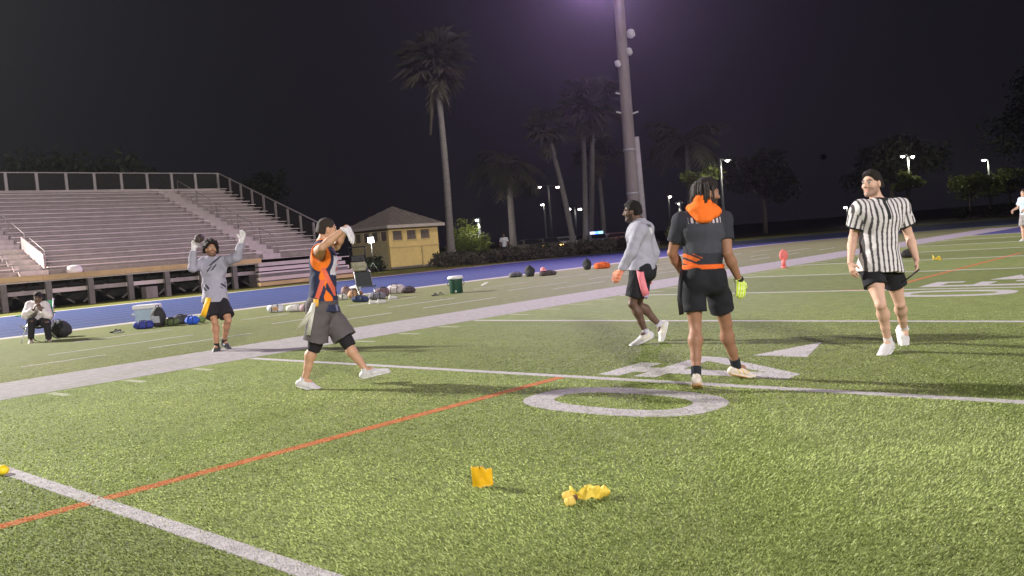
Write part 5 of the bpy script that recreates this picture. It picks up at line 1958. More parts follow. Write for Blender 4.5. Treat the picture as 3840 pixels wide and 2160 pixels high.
def bp_shirt(V):
    q = V - bp.J['neck']
    x, y, z = q @ bp.side_c, q @ bp.fwd, q @ bp.up
    c = np.tile(np.array([0.33, 0.315, 0.385]), (len(V), 1))
    f = y > 0.02
    c[f & (np.abs(z + 0.17 + 0.5 * (x - 0.02)) < 0.035) & (np.abs(x) < 0.075) & (np.sin(x * 110 + z * 90) > -0.1)] = (0.05, 0.05, 0.065)
    c[f & (np.hypot(x - 0.10, z + 0.46) < 0.055) & (np.sin(x * 90 - z * 70) > -0.4)] = (0.05, 0.045, 0.065)
    c[f & (np.hypot(x + 0.16, z + 0.44) < 0.05) & (np.sin(x * 80 - z * 90) > -0.2)] = (0.05, 0.045, 0.065)
    c[f & (np.abs(x + 0.01 + (z + 0.08)) < 0.02) & (z > -0.12)] = (0.05, 0.05, 0.06)
    return c


bp.shirt(bp_shirt, sleeve=1.92, lng=0.05, loose=0.032, sl_loose=0.020, wr=0.012, seed=51, low_r=(0.192, 0.145))


def bp_shorts(V):
    q = V - bp.J['pelvis']
    c = np.tile(np.array([0.018, 0.016, 0.021]), (len(V), 1))
    x, z = q @ bp.hside, q @ bp.up
    m = (np.hypot(x - 0.14, z + 0.10) < 0.05) & (np.sin(x * 90 + z * 120) > 0)
    c[m] = (0.40, 0.28, 0.33)
    return c


bp.shorts(bp_shorts, f=0.80, loose=0.028, seed=52, flare=1.12)
ribbon(bp, 'flag', [at(782, 1118, 13.96), at(776, 1140, 13.92), at(768, 1165, 13.90), at(762, 1186, 13.92)], 0.085, (0.85, 0.46, 0.01), CR)
for s in 'lr':
    bp.shoe(s, (0.05, 0.05, 0.055), sole=(0.45, 0.43, 0.42), collar=0.02, res=0.007)
    bp.tube_wear('sock', s, 'kn', 'an', 0.84, 1.02, 0.041, 0.042, (0.02, 0.02, 0.022))
    bp.glove(s, (0.70, 0.67, 0.68), spread=1.4, curl=0.25 if s == 'l' else 0.75, cuff=0.06)
bp.cap_hair((0.022, 0.015, 0.012), thick=0.050, puff=0.02, back=0.006, curl=0.016, hairline=0.056, fr=80, full=True)


M_blk = mat('ball_black', (0.002, 0.002, 0.002), 1.0, 0.1, spec=0.0)


def football(loc, axis, label, col, L=0.28, parent=None, dark=False):
    n = 16
    prof = []
    for i in range(n + 1):
        t = -1 + 2 * i / n
        prof.append((max(0.004, 0.083 * (1 - t * t) ** 0.72), t * L / 2))
    root = MB().lathe((0, 0, 0), prof, 18).build('football', col)
    root.location = tuple(loc)
    root.rotation_euler = Vector(axis).to_track_quat('Z', 'Y').to_euler()
    tag(root, label, 'football')
    for z in (-0.085, 0.085):
        r = 0.083 * (1 - (z / (L / 2)) ** 2) ** 0.72 + 0.002
        MB().lathe((0, 0, z), [(r, -0.008), (r, 0.008)], 18).build('stripe', M_blk if dark else mat('ball_stripe', (0.10, 0.09, 0.085), 0.6, 0.1), root)
    mb = MB()
    mb.box((0.084, 0, 0), (0.006, 0.008, 0.10))
    for k in range(7):
        mb.box((0.085, 0, -0.045 + 0.015 * k), (0.006, 0.032, 0.006))
    mb.build('laces', M_blk if dark else mat('ball_lace', (0.35, 0.33, 0.31), 0.7, 0.1), root)
    return root


M_ball = mat('ball_leather', (0.045, 0.026, 0.020), 0.6, 0.15, 30, 0.4, 300)
hw = bp.J['wr_r'] + nrm(bp.J['tip_r'] - bp.J['wr_r']) * 0.10
fo_ = football(at(747, 894, 13.78), CF * 0.95 + CU * 0.3 + CR * 0.2, 'dark brown football in the raised glove of the grey-shirted player', M_ball)
fo_.scale = (0.82, 0.82, 0.82)
football(at(3088, 588, 26), at(3088, 588, 26) - CO + 1.5 * CR, 'dark football flying high over the turf against the night sky', mat('ball_dark', (0.0015, 0.0013, 0.0015), 1.0, 0.1, spec=0.0), dark=True)

# ---- man sitting in a folding chair at the track edge, white shirt, hands at his face
D = 19.58
J = joints(D, dict(pelvis=(141, 1203, 0.15), neck=(141, 1137, 0.02), head=(143, 1118, -0.05), hf=(-0.05, -0.5, -0.85), hu=(0, 1, -0.25),
                   sh_r=(112, 1146, 0.02), el_r=(96, 1182, -0.20), wr_r=(127, 1160, -0.30), tip_r=(136, 1140, -0.30),
                   sh_l=(170, 1146, 0.02), el_l=(182, 1184, -0.20), wr_l=(152, 1162, -0.30), tip_l=(144, 1142, -0.30),
                   hp_r=(126, 1207, 0.12), kn_r=(118, 1208, -0.28), an_r=(116, 1276, -0.22), toe_r=(108, 1284, -0.44),
                   hp_l=(156, 1207, 0.12), kn_l=(175, 1211, -0.28), an_l=(184, 1276, -0.16), toe_l=(192, 1284, -0.38),
                   palm_r=(0.6, 0, 0.6), palm_l=(-0.6, 0, 0.6)))
lens_report('seated', J)
st = Person(J, SK_DARK, 'man in white shirt sitting in a folding chair, hands raised to his face', res=0.009, build=1.0)
st.body(hand_curl=1.0)
st.shirt((0.66, 0.60, 0.60), sleeve=1.9, lng=0.03, loose=0.035, sl_loose=0.03, wr=0.012, seed=61)
st.shorts((0.02, 0.019, 0.022), f=0.98, loose=0.02, seed=62, name='trousers')
for s in 'lr':
    st.tube_wear('trouser_leg', s, 'kn', 'an', -0.05, 0.9, 0.082, 0.062, (0.02, 0.019, 0.022))
    st.shoe(s, (0.40, 0.33, 0.27), sole=(0.6, 0.55, 0.5), res=0.008)
st.cap_hair((0.02, 0.016, 0.014), thick=0.016, puff=0.01, curl=0.003, res=0.007)

# ---- distant figures
def simple_person(base, h, face, label, skin, top, bottom, pose=0.1, res=0.016, zoff=0.0):
    f = nrm(np.array([face[0], face[1], 0]))
    r = np.cross(f, np.array([0, 0, 1.0]))
    s = h / 1.78
    B = np.array([base[0], base[1], zoff])
    U = np.array([0, 0, 1.0])

    def P(x, y, z):
        return B + r * x * s + f * y * s + U * z * s
    J = dict(pelvis=P(0, 0, 0.96), neck=P(0, -0.01, 1.49), head=P(0, 0.02, 1.65), hf=f, hu=U)
    for sg, k in ((1, 'r'), (-1, 'l')):
        J['sh_' + k] = P(sg * 0.175, 0, 1.43)
        J['el_' + k] = P(sg * 0.25, 0.02 + pose * 0.3, 1.16)
        J['wr_' + k] = P(sg * 0.24, 0.12 + pose, 0.95 + pose)
        J['tip_' + k] = P(sg * 0.22, 0.2 + pose, 0.80 + pose)
        J['palm_' + k] = -r * sg
        J['hp_' + k] = P(sg * 0.095, 0, 0.92)
        J['kn_' + k] = P(sg * 0.12, 0.04, 0.50)
        J['an_' + k] = P(sg * 0.13, -0.02 + sg * 0.03, 0.085)
        J['toe_' + k] = P(sg * 0.15, 0.19 + sg * 0.03, 0.035)
    p = Person(J, skin, label, res=res)
    p.base = B
    p.body(hand_curl=0.6)
    p.shirt(top, sleeve=0.7, lng=0.03, loose=0.03, wr=0.008, seed=71)
    p.shorts(bottom, f=0.9, loose=0.03, seed=72)
    for k in 'lr':
        p.shoe(k, (0.5, 0.5, 0.5), res=0.012)
    p.cap_hair((0.02, 0.016, 0.014), thick=0.014, puff=0.01, res=0.010)
    return p


g = gnd(3850, 905)
simple_person((g[0], g[1]), 1.78, (-0.6, -0.8), 'distant person in light blue shirt standing on the turf near the end zone', SK_LIGHT, (0.45, 0.55, 0.62), (0.30, 0.28, 0.28), 0.15, 0.012)
g = at(1893, 940, 63)
simple_person((g[0], g[1]), 2.05, (0.5, -0.8), 'distant person in pale shirt standing behind the hedge by the palms', SK_DARK, (0.50, 0.50, 0.52), (0.02, 0.02, 0.025), 0.05, 0.016)
# ------------------------------------------------------------------ gear along the sideline
def soft(name, parts, col, res=0.012, rip=0.012, seed=0, freqs=(16, 30), material=None, flat=True):
    """soft lump from ellipsoids / cones in local metres -> (V, Q) object"""
    P = []
    for p in parts:
        P += [np.array(p[1]), np.array(p[2]) if p[0] == 'c' else np.array(p[1])]
    P = np.array(P)
    m = max(max(p[3] if p[0] == 'c' else max(p[2]), 0.02) for p in parts) + 0.08
    F = Field(P.min(0) - m, P.max(0) + m, res)
    E3 = np.eye(3)
    for p in parts:
        if p[0] == 'e':
            F.ell(p[1], E3, p[2], p[3] if len(p) > 3 else 0.04)
        elif p[0] == 'c':
            F.cone(p[1], p[2], p[3], p[4], 0.03)
    if rip:
        F.ripple(rip, freqs, seed, 0.06)
    if flat:
        F.clip((0, 0, 0.0), (0, 0, -1.0))
    V, Q = F.mesh()
    return obj_np(name, V, Q, material or cloth_mat(col), None, True)


_cm = {}


def cloth_mat(col, rough=0.8):
    k = tuple(round(c, 3) for c in col)
    if k not in _cm:
        _cm[k] = mat('fabric_%02d' % len(_cm), col, rough, 0.14, 7, 0.3, 60)
    return _cm[k]


def place(o, px, py, rz=0.0, dz=0.012):
    g = gnd(px, py)
    o.location = (g[0], g[1], dz)
    o.rotation_euler = (0, 0, rz)
    return o


def strap(parent, pts, r, col, name='strap'):
    o = MB().tube(pts, r, 6).build(name, cloth_mat(col), parent)
    return o


def duffel(px, py, L, W, H, col, label, rz=0.0, seed=0, scol=(0.02, 0.02, 0.02), name='bag', cat='bag', pocket=None):
    o = soft(name, [('c', (-L / 2 + H * 0.4, 0, H * 0.42), (L / 2 - H * 0.4, 0, H * 0.42), H * 0.48, H * 0.45), ('e', (0, 0, H * 0.4), (L * 0.42, W * 0.5, H * 0.5))], col, 0.014, 0.034, seed, (9, 17, 34))
    z_ = MB()
    z_.tube([(-L * 0.36, 0.02, H * 0.80), (0, 0.0, H * 0.93), (L * 0.36, 0.02, H * 0.80)], 0.012, 5)
    z_.build('zip', cloth_mat((0.02, 0.02, 0.02)), o)
    for sx in (-1, 1):
        MB().tube([(sx * L * 0.2, -W * 0.52, H * 0.1), (sx * L * 0.2, -W * 0.5, H * 0.6), (sx * L * 0.2, 0, H * 0.93), (sx * L * 0.2, W * 0.5, H * 0.6)], 0.011, 5).build('band', cloth_mat(scol), o)
    place(o, px, py, rz)
    tag(o, label, cat, 'bags and gear left along the track edge')
    strap(o, [(-L * 0.22, -W * 0.45, H * 0.45), (-L * 0.16, -W * 0.3, H * 0.98), (L * 0.16, -W * 0.3, H * 1.0), (L * 0.22, -W * 0.45, H * 0.45)], 0.012, scol)
    if pocket is not None:
        MB().box((0.02, -W * 0.52, H * 0.45), (L * 0.36, 0.03, H * 0.42)).build('pocket', cloth_mat(pocket), o, 0.01)
    return o


def backpack(px, py, W, H, T, col, label, rz=0.0, seed=0, patch=None):
    o = soft('backpack', [('e', (0, 0, H * 0.45), (W * 0.5, T * 0.5, H * 0.52)), ('c', (0, 0, H * 0.2), (0, 0, H * 0.7), W * 0.40, W * 0.30), ('e', (0, -T * 0.42, H * 0.32), (W * 0.36, T * 0.22, H * 0.26))], col, 0.014, 0.014, seed)
    place(o, px, py, rz)
    tag(o, label, 'backpack', 'bags and gear left along the track edge')
    strap(o, [(-W * 0.12, 0, H * 0.93), (-W * 0.08, 0, H * 1.04), (W * 0.08, 0, H * 1.04), (W * 0.12, 0, H * 0.93)], 0.010, col, 'handle')
    if patch:
        MB().box((0, -T * 0.62, H * 0.36), (W * 0.5, 0.04, H * 0.32)).build('patch', cloth_mat(patch), o, 0.01)
    return o


def shoe_pair(px, py, col, label, rz=0.0, name='shoe', cat='shoe', n=1):
    for k in range(n):
        o = soft(name, [('c', (-0.09, 0, 0.04), (0.10, 0.005, 0.032), 0.038, 0.036), ('c', (-0.10, 0, 0.05), (-0.09, 0, 0.085), 0.034, 0.034), ('c', (0.0, 0, 0.06), (0.06, 0, 0.045), 0.03, 0.028)], col, 0.007, 0.0)
        MB().box((0.0, 0.0, 0.010), (0.28, 0.085, 0.018)).build('sole', cloth_mat((0.55, 0.53, 0.5)), o, 0.006)
        place(o, px + k * 24, py - 3 * k, rz + 0.15 * k)
        tag(o, label, cat, 'shoes left by the track')
    return o


def slipper(px, py, col, label, rz):
    o = MB().prism([(-0.13, -0.035), (-0.05, -0.04), (0.07, -0.05), (0.13, -0.03), (0.14, 0.01), (0.11, 0.045), (0.0, 0.04), (-0.1, 0.038), (-0.14, 0.0)], 0.0, 0.03).build('sandal', cloth_mat(col))
    MB().tube([(0.02, -0.05, 0.02), (0.03, -0.03, 0.07), (0.03, 0.02, 0.075), (0.02, 0.05, 0.02)], 0.014, 6).build('strap', cloth_mat((0.03, 0.03, 0.03)), o)
    place(o, px, py, rz)
    tag(o, label, 'sandal', 'sandals left by the track')
    return o


# the sitting man's folding chair
g = gnd(142, 1292)
ch = empty('folding_chair', (st.base[0], st.base[1], 0.008))
ch.rotation_euler = (0, 0, math.atan2(-CF[1], -CF[0]) + math.pi / 2)
tag(ch, 'green and grey folding chair under the sitting man', 'chair')
Mg = cloth_mat((0.06, 0.30, 0.14))
Mt = mat('chair_tube', (0.5, 0.5, 0.5), 0.4, 0.1, 5, metal=0.6)
# local: -y is the way he faces (towards the camera)
for sx in (-1, 1):
    MB().tube([(sx * 0.27, -0.28, 0.0), (sx * 0.27, 0.26, 0.62)], 0.014, 6).build('leg', Mt, ch)
    MB().tube([(sx * 0.25, 0.28, 0.0), (sx * 0.25, -0.26, 0.40)], 0.014, 6).build('leg', Mt, ch)
    MB().tube([(sx * 0.25, 0.16, 0.36), (sx * 0.25, 0.30, 0.92)], 0.014, 6).build('back_post', Mt, ch)
    MB().box((sx * 0.30, -0.05, 0.61), (0.06, 0.48, 0.03)).build('armrest', Mg, ch, 0.008)
MB().box((0, 0.0, 0.345), (0.50, 0.46, 0.03)).build('seat', cloth_mat((0.30, 0.32, 0.34)), ch, 0.008)
MB().box((0, 0.255, 0.68), (0.50, 0.03, 0.42), tilt=Matrix.Rotation(-0.22, 3, 'X')).build('backrest', Mg, ch, 0.008)

HD = math.atan2(CR[1], CR[0])      # heading of the picture's horizontal on the ground
duffel(228, 1266, 0.46, 0.34, 0.42, (0.025, 0.024, 0.028), 'bulky black bag on the turf beside the sitting man', HD, 1, (0.1, 0.1, 0.12))
slipper(432, 1248, (0.03, 0.03, 0.028), 'black sandal lying at the track edge before the cooler', HD + 1.0)
slipper(446, 1250, (0.32, 0.36, 0.30), 'pale sandal lying at the track edge before the cooler', HD + 1.2)

# cooler
co = empty('cooler', tuple(gnd(556, 1222)))
co.rotation_euler = (0, 0, HD + 0.12)
tag(co, 'white lidded cooler with pale blue body behind the black backpack', 'cooler')
MB().box((0, 0, 0.23), (0.50, 0.34, 0.42)).build('tub', mat('cooler_blue_grey', (0.30, 0.38, 0.48), 0.5, 0.1, 5), co, 0.03)
MB().box((0.02, 0, 0.49), (0.62, 0.42, 0.11)).build('lid', mat('cooler_white', (0.62, 0.60, 0.62), 0.5, 0.08, 5), co, 0.03)
MB().tube([(-0.27, -0.16, 0.36), (-0.32, -0.16, 0.30), (-0.32, 0.16, 0.30), (-0.27, 0.16, 0.36)], 0.014, 6).build('handle', M_galv, co)
backpack(597, 1226, 0.38, 0.50, 0.26, (0.022, 0.020, 0.022), 'black backpack with grey pocket leaning on the cooler', HD, 2, (0.32, 0.33, 0.36))
duffel(540, 1234, 0.44, 0.24, 0.20, (0.03, 0.04, 0.24), 'blue duffel bag on the turf in front of the cooler', HD + 0.2, 3)
duffel(648, 1222, 0.36, 0.24, 0.20, (0.09, 0.12, 0.04), 'olive green bag right beside the black backpack', HD, 4)
duffel(678, 1216, 0.36, 0.26, 0.24, (0.05, 0.05, 0.06), 'small dark grey bag between the olive and blue bags', HD + 0.3, 5)
duffel(722, 1218, 0.32, 0.26, 0.22, (0.02, 0.09, 0.55), 'bright blue bag behind the player with the ball', HD - 0.1, 6, (0.02, 0.05, 0.3))
o = soft('ball', [('e', (0, 0, 0.10), (0.105, 0.105, 0.105))], (0.16, 0.22, 0.08), 0.01, 0.0)
MB().lathe((0, 0, 0.10), [(0.107, -0.006), (0.107, 0.006)], 18).build('seam', cloth_mat((0.08, 0.1, 0.05)), o)
place(o, 758, 1212)
tag(o, 'round olive green ball beside the bright blue bag', 'ball')

duffel(1036, 1172, 0.42, 0.28, 0.22, (0.55, 0.55, 0.60), 'pale grey bag with tan end at the track edge', HD, 7, pocket=(0.42, 0.24, 0.12))
duffel(1108, 1170, 0.46, 0.28, 0.20, (0.64, 0.60, 0.58), 'white bundled bag behind the striding player', HD + 0.1, 8, (0.4, 0.4, 0.4))
duffel(1156, 1168, 0.34, 0.24, 0.22, (0.36, 0.24, 0.27), 'dull pink bag partly behind the striding player', HD, 9)

# heap of gear round a black folding chair
ch2 = empty('folding_chair', tuple(gnd(1378, 1124)))
ch2.rotation_euler = (0, 0, HD + 0.5)
tag(ch2, 'black folding camp chair standing among the heap of bags', 'chair')
Mk = cloth_mat((0.03, 0.035, 0.035))
MB().box((0, 0.2, 0.62), (0.5, 0.03, 0.44), tilt=Matrix.Rotation(-0.25, 3, 'X')).build('backrest', Mk, ch2, 0.01)
MB().box((0, -0.02, 0.40), (0.48, 0.42, 0.03)).build('seat', Mk, ch2, 0.008)
for sx in (-1, 1):
    MB().tube([(sx * 0.25, -0.25, 0.0), (sx * 0.25, 0.2, 0.42)], 0.013, 6).build('leg', Mt, ch2)
    MB().tube([(sx * 0.25, 0.22, 0.0), (sx * 0.25, -0.2, 0.40)], 0.013, 6).build('leg', Mt, ch2)
    MB().tube([(sx * 0.25, 0.14, 0.4), (sx * 0.25, 0.28, 0.86)], 0.013, 6).build('back_post', Mt, ch2)
for i, (px, py, L, W, H, c, lab) in enumerate((
        (1284, 1126, 0.40, 0.26, 0.20, (0.42, 0.40, 0.36), 'cream bag at the near end of the heap of gear'),
        (1300, 1112, 0.30, 0.24, 0.36, (0.20, 0.13, 0.12), 'brown upright bag next to the cream bag in the heap'),
        (1334, 1118, 0.44, 0.30, 0.30, (0.42, 0.23, 0.13), 'tan leather bag in the heap of gear'),
        (1352, 1134, 0.50, 0.26, 0.20, (0.025, 0.04, 0.11), 'navy bag lying before the tan bag'),
        (1416, 1124, 0.50, 0.30, 0.22, (0.14, 0.13, 0.16), 'slate grey bag beside the black chair in the heap'),
        (1436, 1112, 0.40, 0.30, 0.30, (0.15, 0.09, 0.10), 'maroon bag behind the slate grey bag'),
        (1486, 1102, 0.56, 0.34, 0.32, (0.52, 0.45, 0.46), 'large pale pink bag at the end of the heap'),
        (1534, 1100, 0.46, 0.28, 0.22, (0.06, 0.04, 0.05), 'dark maroon bag past the large pale pink bag'))):
    duffel(px, py, L, W, H, c, lab, HD + (i % 3 - 1) * 0.3, 20 + i)
o = soft('towel', [('e', (0, 0, 0.05), (0.22, 0.13, 0.06)), ('e', (0.1, 0.03, 0.06), (0.12, 0.1, 0.08))], (0.62, 0.58, 0.54), 0.012, 0.02, 4)
q = gnd(1334, 1118)
o.location = (q[0], q[1], 0.29)
tag(o, 'white towel thrown over the tan leather bag', 'towel')
for px, py, lab in ((1402, 1140, 'white shoe by the slate grey bag'), (1432, 1138, 'white shoe before the maroon bag'), (1474, 1122, 'white shoe before the large pale pink bag')):
    shoe_pair(px, py, (0.55, 0.54, 0.52), lab, HD + 0.6)
slipper(1630, 1110, (0.06, 0.06, 0.05), 'dark sandal on the turf near the green drinks bin', HD + 1.0)
slipper(1650, 1107, (0.20, 0.22, 0.14), 'olive sandal on the turf near the green drinks bin', HD + 0.8)

# drinks bin
db = empty('drinks_cooler', tuple(gnd(1712, 1100)))
db.rotation_euler = (0, 0, HD)
tag(db, 'dark green round drinks cooler with a white lid', 'cooler')
MB().lathe((0, 0, 0), [(0.17, 0.0), (0.19, 0.02), (0.20, 0.40), (0.205, 0.43)], 20).build('tub', mat('cooler_green', (0.012, 0.055, 0.035), 0.45, 0.15, 5), db)
MB().lathe((0, 0, 0.43), [(0.235, 0.0), (0.235, 0.05), (0.20, 0.085), (0.05, 0.095)], 20).build('lid', mat('lid_white', (0.62, 0.62, 0.64), 0.5, 0.08), db)
MB().box((0, -0.20, 0.07), (0.05, 0.06, 0.05)).build('tap', mat('tap_white', (0.5, 0.5, 0.5), 0.5), db)
MB().tube([(-0.21, 0, 0.36), (-0.26, 0, 0.30), (-0.21, 0, 0.24)], 0.012, 6).build('handle', cloth_mat((0.02, 0.04, 0.03)), db)
MB().tube([(0.21, 0, 0.36), (0.26, 0, 0.30), (0.21, 0, 0.24)], 0.012, 6).build('handle', cloth_mat((0.02, 0.04, 0.03)), db)
o = MB().lathe((0, 0, 0), [(0.035, 0), (0.038, 0.01), (0.038, 0.16), (0.018, 0.19), (0.016, 0.21)], 12).build('bottle', mat('bottle_plastic', (0.6, 0.6, 0.58), 0.3, 0.06))
MB().lathe((0, 0, 0.21), [(0.019, 0), (0.019, 0.02)], 12).build('cap', cloth_mat((0.7, 0.7, 0.7)), o)
place(o, 1808, 1078)
o.rotation_euler = (0.0, 1.1, HD)
o.location.z = 0.05
tag(o, 'white plastic bottle lying on the turf past the drinks cooler', 'bottle')

duffel(1935, 1040, 0.55, 0.26, 0.20, (0.10, 0.10, 0.11), 'charcoal bag by the track, first of the far bag row', HD + 0.5, 40)
backpack(1988, 1038, 0.40, 0.42, 0.26, (0.018, 0.018, 0.02), 'black backpack in the far bag row', HD, 41)
duffel(2056, 1034, 0.62, 0.26, 0.20, (0.07, 0.05, 0.055), 'dark brown bag in the far bag row', HD, 42)
o = soft('cap', [('e', (0, 0, 0.05), (0.10, 0.10, 0.10)), ('e', (0.1, 0, 0.015), (0.09, 0.07, 0.012))], (0.62, 0.22, 0.26), 0.01, 0.0)
q = gnd(2038, 1036)
o.location = (q[0], q[1], 0.2)
tag(o, 'pink cap resting on the dark brown bag', 'cap')
backpack(2203, 1012, 0.36, 0.44, 0.26, (0.012, 0.012, 0.013), 'black backpack next to the orange bag at the track edge', HD, 43)
duffel(2260, 1008, 0.62, 0.30, 0.28, (0.62, 0.11, 0.02), 'orange duffel bag at the track edge', HD, 44, (0.3, 0.05, 0.01))
duffel(3405, 968, 0.34, 0.26, 0.26, (0.02, 0.018, 0.018), 'small black bag on the turf far behind the referee', HD, 45)

# pink weighted sideline marker
mk = empty('sideline_marker', tuple(gnd(2940, 1006)))
mk.rotation_euler = (0, 0, HD)
tag(mk, 'pink upright sideline marker standing at the white band', 'marker')
Mp = mat('marker_pink', (0.72, 0.16, 0.15), 0.6, 0.08, 6)
o = soft('panel', [('e', (0.01, 0, 0.37), (0.125, 0.05, 0.17))], (0.7, 0.16, 0.15), 0.01, 0.0, material=Mp)
o.parent = mk
MB().tube([(0, 0, 0.05), (0.0, 0, 0.28)], [0.06, 0.055], 10).build('stem', Mp, mk)
MB().lathe((0, 0, 0.012), [(0.09, 0), (0.085, 0.03), (0.06, 0.05)], 14).build('foot', Mp, mk)


# yellow cloth flags
def crumple(name, w, h, seed, col, nx=18, ny=8, amp=0.012, curl=0.0, top=None, thick=0.004):
    rng = np.random.default_rng(seed)
    V = []
    for side in (0, 1):
        for j in range(ny + 1):
            for i in range(nx + 1):
                u, v = i / nx - 0.5, j / ny
                hh = h * (top(u) if top else 1.0)
                a = u * curl
                x = math.sin(a) / curl * w if curl else u * w
                y = ((1 - math.cos(a)) / curl * w if curl else 0.0) + amp * math.sin(u * 11 + seed) * math.sin(v * 5 + 1.3 * seed)
                V.append((x, y + side * thick, 0.004 + v * hh + (amp * 0.4 * math.sin(u * 17 + v * 3))))
    n1 = (nx + 1) * (ny + 1)
    Fq = []
    for j in range(ny):
        for i in range(nx):
            a = j * (nx + 1) + i
            Fq.append((a, a + 1, a + nx + 2, a + nx + 1))
            b = a + n1
            Fq.append((b, b + nx + 1, b + nx + 2, b + 1))
    for j in range(ny):
        for i in (0, nx):
            a = j * (nx + 1) + i
            Fq.append((a, a + nx + 1, a + nx + 1 + n1, a + n1))
    for i in range(nx):
        for j in (0, ny):
            a = j * (nx + 1) + i
            Fq.append((a, a + 1, a + 1 + n1, a + n1))
    return obj_np(name, np.array(V), np.array(Fq), col, None, True)


M_yf = mat('flag_yellow', (0.86, 0.50, 0.01), 0.55, 0.06, 20, 0.2, 90, transl=0.15)
M_yl = mat('flag_yellow_pale', (0.82, 0.62, 0.08), 0.55, 0.06, 20, 0.2, 90, transl=0.15)
M_clip = mat('flag_clip', (0.80, 0.58, 0.14), 0.4, 0.06, 12)
o = crumple('flag_piece', 0.125, 0.105, 3, M_yf, amp=0.005, curl=1.2, top=lambda u: (1.16 + 0.05 * math.sin(u * 60)) if u < 0.12 else 0.98)
q = gnd(1812, 1836)
o.location = (q[0], q[1], 0.010)
o.rotation_euler = (0.12, 0, HD)
tag(o, 'bright yellow folded cloth flag standing upright on the turf', 'flag')
for k in range(3):
    MB().tube([(-0.008 + 0.012 * k, 0.004, 0.112), (-0.010 + 0.013 * k, 0.002, 0.128)], 0.002, 5).build('stitch', cloth_mat((0.05, 0.035, 0.02)), o)
fr = empty('flag_clip_piece', tuple(gnd(2190, 1890)))
fr.rotation_euler = (0, 0, HD)
fr.scale = (1.25, 1.25, 1.25)
tag(fr, 'crumpled yellow flag with pale plastic clip lying on the turf', 'flag')
o = crumple('ribbon', 0.15, 0.052, 5, M_yl, amp=0.016, top=lambda u: 0.95 + 0.25 * math.sin(u * 9 + 1) + 0.12 * math.sin(u * 23))
o.parent = fr
o.location = (0.022, 0.012, 0.012)
o.rotation_euler = (-0.5, 0.02, 0.05)
o = crumple('ribbon', 0.11, 0.04, 8, M_yl, amp=0.012, top=lambda u: 0.9 + 0.2 * math.sin(u * 8))
o.parent = fr
o.location = (0.06, 0.045, 0.014)
o.rotation_euler = (-0.7, 0.05, -0.15)
for x, y, z, r in ((-0.066, 0.024, 0.036, 0.017), (-0.058, -0.036, 0.026, 0.019)):
    c_ = MB().lathe((0, 0, 0), [(r * 0.8, -r * 1.1), (r * 0.95, -r * 0.95), (r * 1.0, -r * 0.15), (r * 0.86, -r * 0.12), (r * 0.86, r * 0.0), (r * 1.0, r * 0.05), (r * 0.9, r * 0.95), (r * 0.6, r * 1.05)], 14, smooth=False).build('clip', M_clip, fr)
    c_.location = (x, y, z)
    c_.rotation_euler = (0.5, 1.2, 0.3)
MB().lathe((0, 0, 0), [(0.008, -0.01), (0.012, 0), (0.008, 0.01)], 10).build('stud', cloth_mat((0.12, 0.06, 0.03)), fr).location = (-0.035, -0.012, 0.034)
fr2 = empty('flag_clip_piece', tuple(gnd(4, 1786)))
fr2.rotation_euler = (0, 0, HD)
tag(fr2, 'yellow flag clip lying on the turf at the end of the yard line', 'flag')
o = soft('clip', [('e', (0, 0, 0.035), (0.045, 0.03, 0.032)), ('e', (0.03, 0.0, 0.03), (0.025, 0.025, 0.022))], (0.85, 0.62, 0.02), 0.005, 0.002, 2, (60,), material=mat('flag_yellow_plastic', (0.85, 0.66, 0.02), 0.5, 0.05, 20))
o.parent = fr2
o.location = (0, 0, 0.012)
o = crumple('ribbon', 0.10, 0.04, 6, M_yf, amp=0.012)
o.parent = fr2
o.location = (-0.07, 0.01, 0.012)
# penalty marker thrown far down the field
o = crumple('penalty_flag', 0.24, 0.09, 9, M_yl, amp=0.03, top=lambda u: 1.0 + 0.5 * math.sin(u * 9))
q = gnd(3515, 978)
o.location = (q[0], q[1], 0.02)
o.rotation_euler = (-0.4, 0.2, HD)
tag(o, 'yellow and white penalty flag lying far down the turf', 'flag')

# golf cart parked between the stands and the yellow building
gc = empty('golf_cart', (-47.2, 36.6, 0))
gc.rotation_euler = (0, 0, rad(-40))
tag(gc, 'cream golf cart with dark roof parked by the bleachers', 'golf cart')
Mc = mat('cart_cream', (0.46, 0.45, 0.28), 0.4, 0.08, 4)
Mb = mat('cart_black', (0.02, 0.02, 0.022), 0.5, 0.15, 4)
MB().prism([(-1.15, -0.55), (1.15, -0.50), (1.2, 0.0), (1.15, 0.50), (-1.15, 0.55)], 0.28, 0.52).build('chassis', Mc, gc, 0.04)
MB().prism([(0.62, -0.52), (1.16, -0.45), (1.2, 0.0), (1.16, 0.45), (0.62, 0.52)], 0.50, 0.86).build('cowl', Mc, gc, 0.07)
MB().prism([(-1.18, -0.52), (-0.45, -0.52), (-0.45, 0.52), (-1.18, 0.52)], 0.50, 0.74).build('rear_body', Mc, gc, 0.05)
MB().box((-0.45, 0, 0.80), (0.5, 1.0, 0.14)).build('seat', Mb, gc, 0.04)
MB().box((-0.72, 0, 1.08), (0.12, 1.0, 0.42)).build('backrest', Mb, gc, 0.04)
MB().box((-0.1, 0, 1.86), (1.9, 1.15, 0.07)).build('roof', Mb, gc, 0.03)
for sx, sy in ((0.75, 0.5), (0.75, -0.5), (-0.95, 0.5), (-0.95, -0.5)):
    MB().tube([(sx, sy, 0.7), (sx * 0.93, sy, 1.84)], 0.022, 6).build('roof_post', Mb, gc)
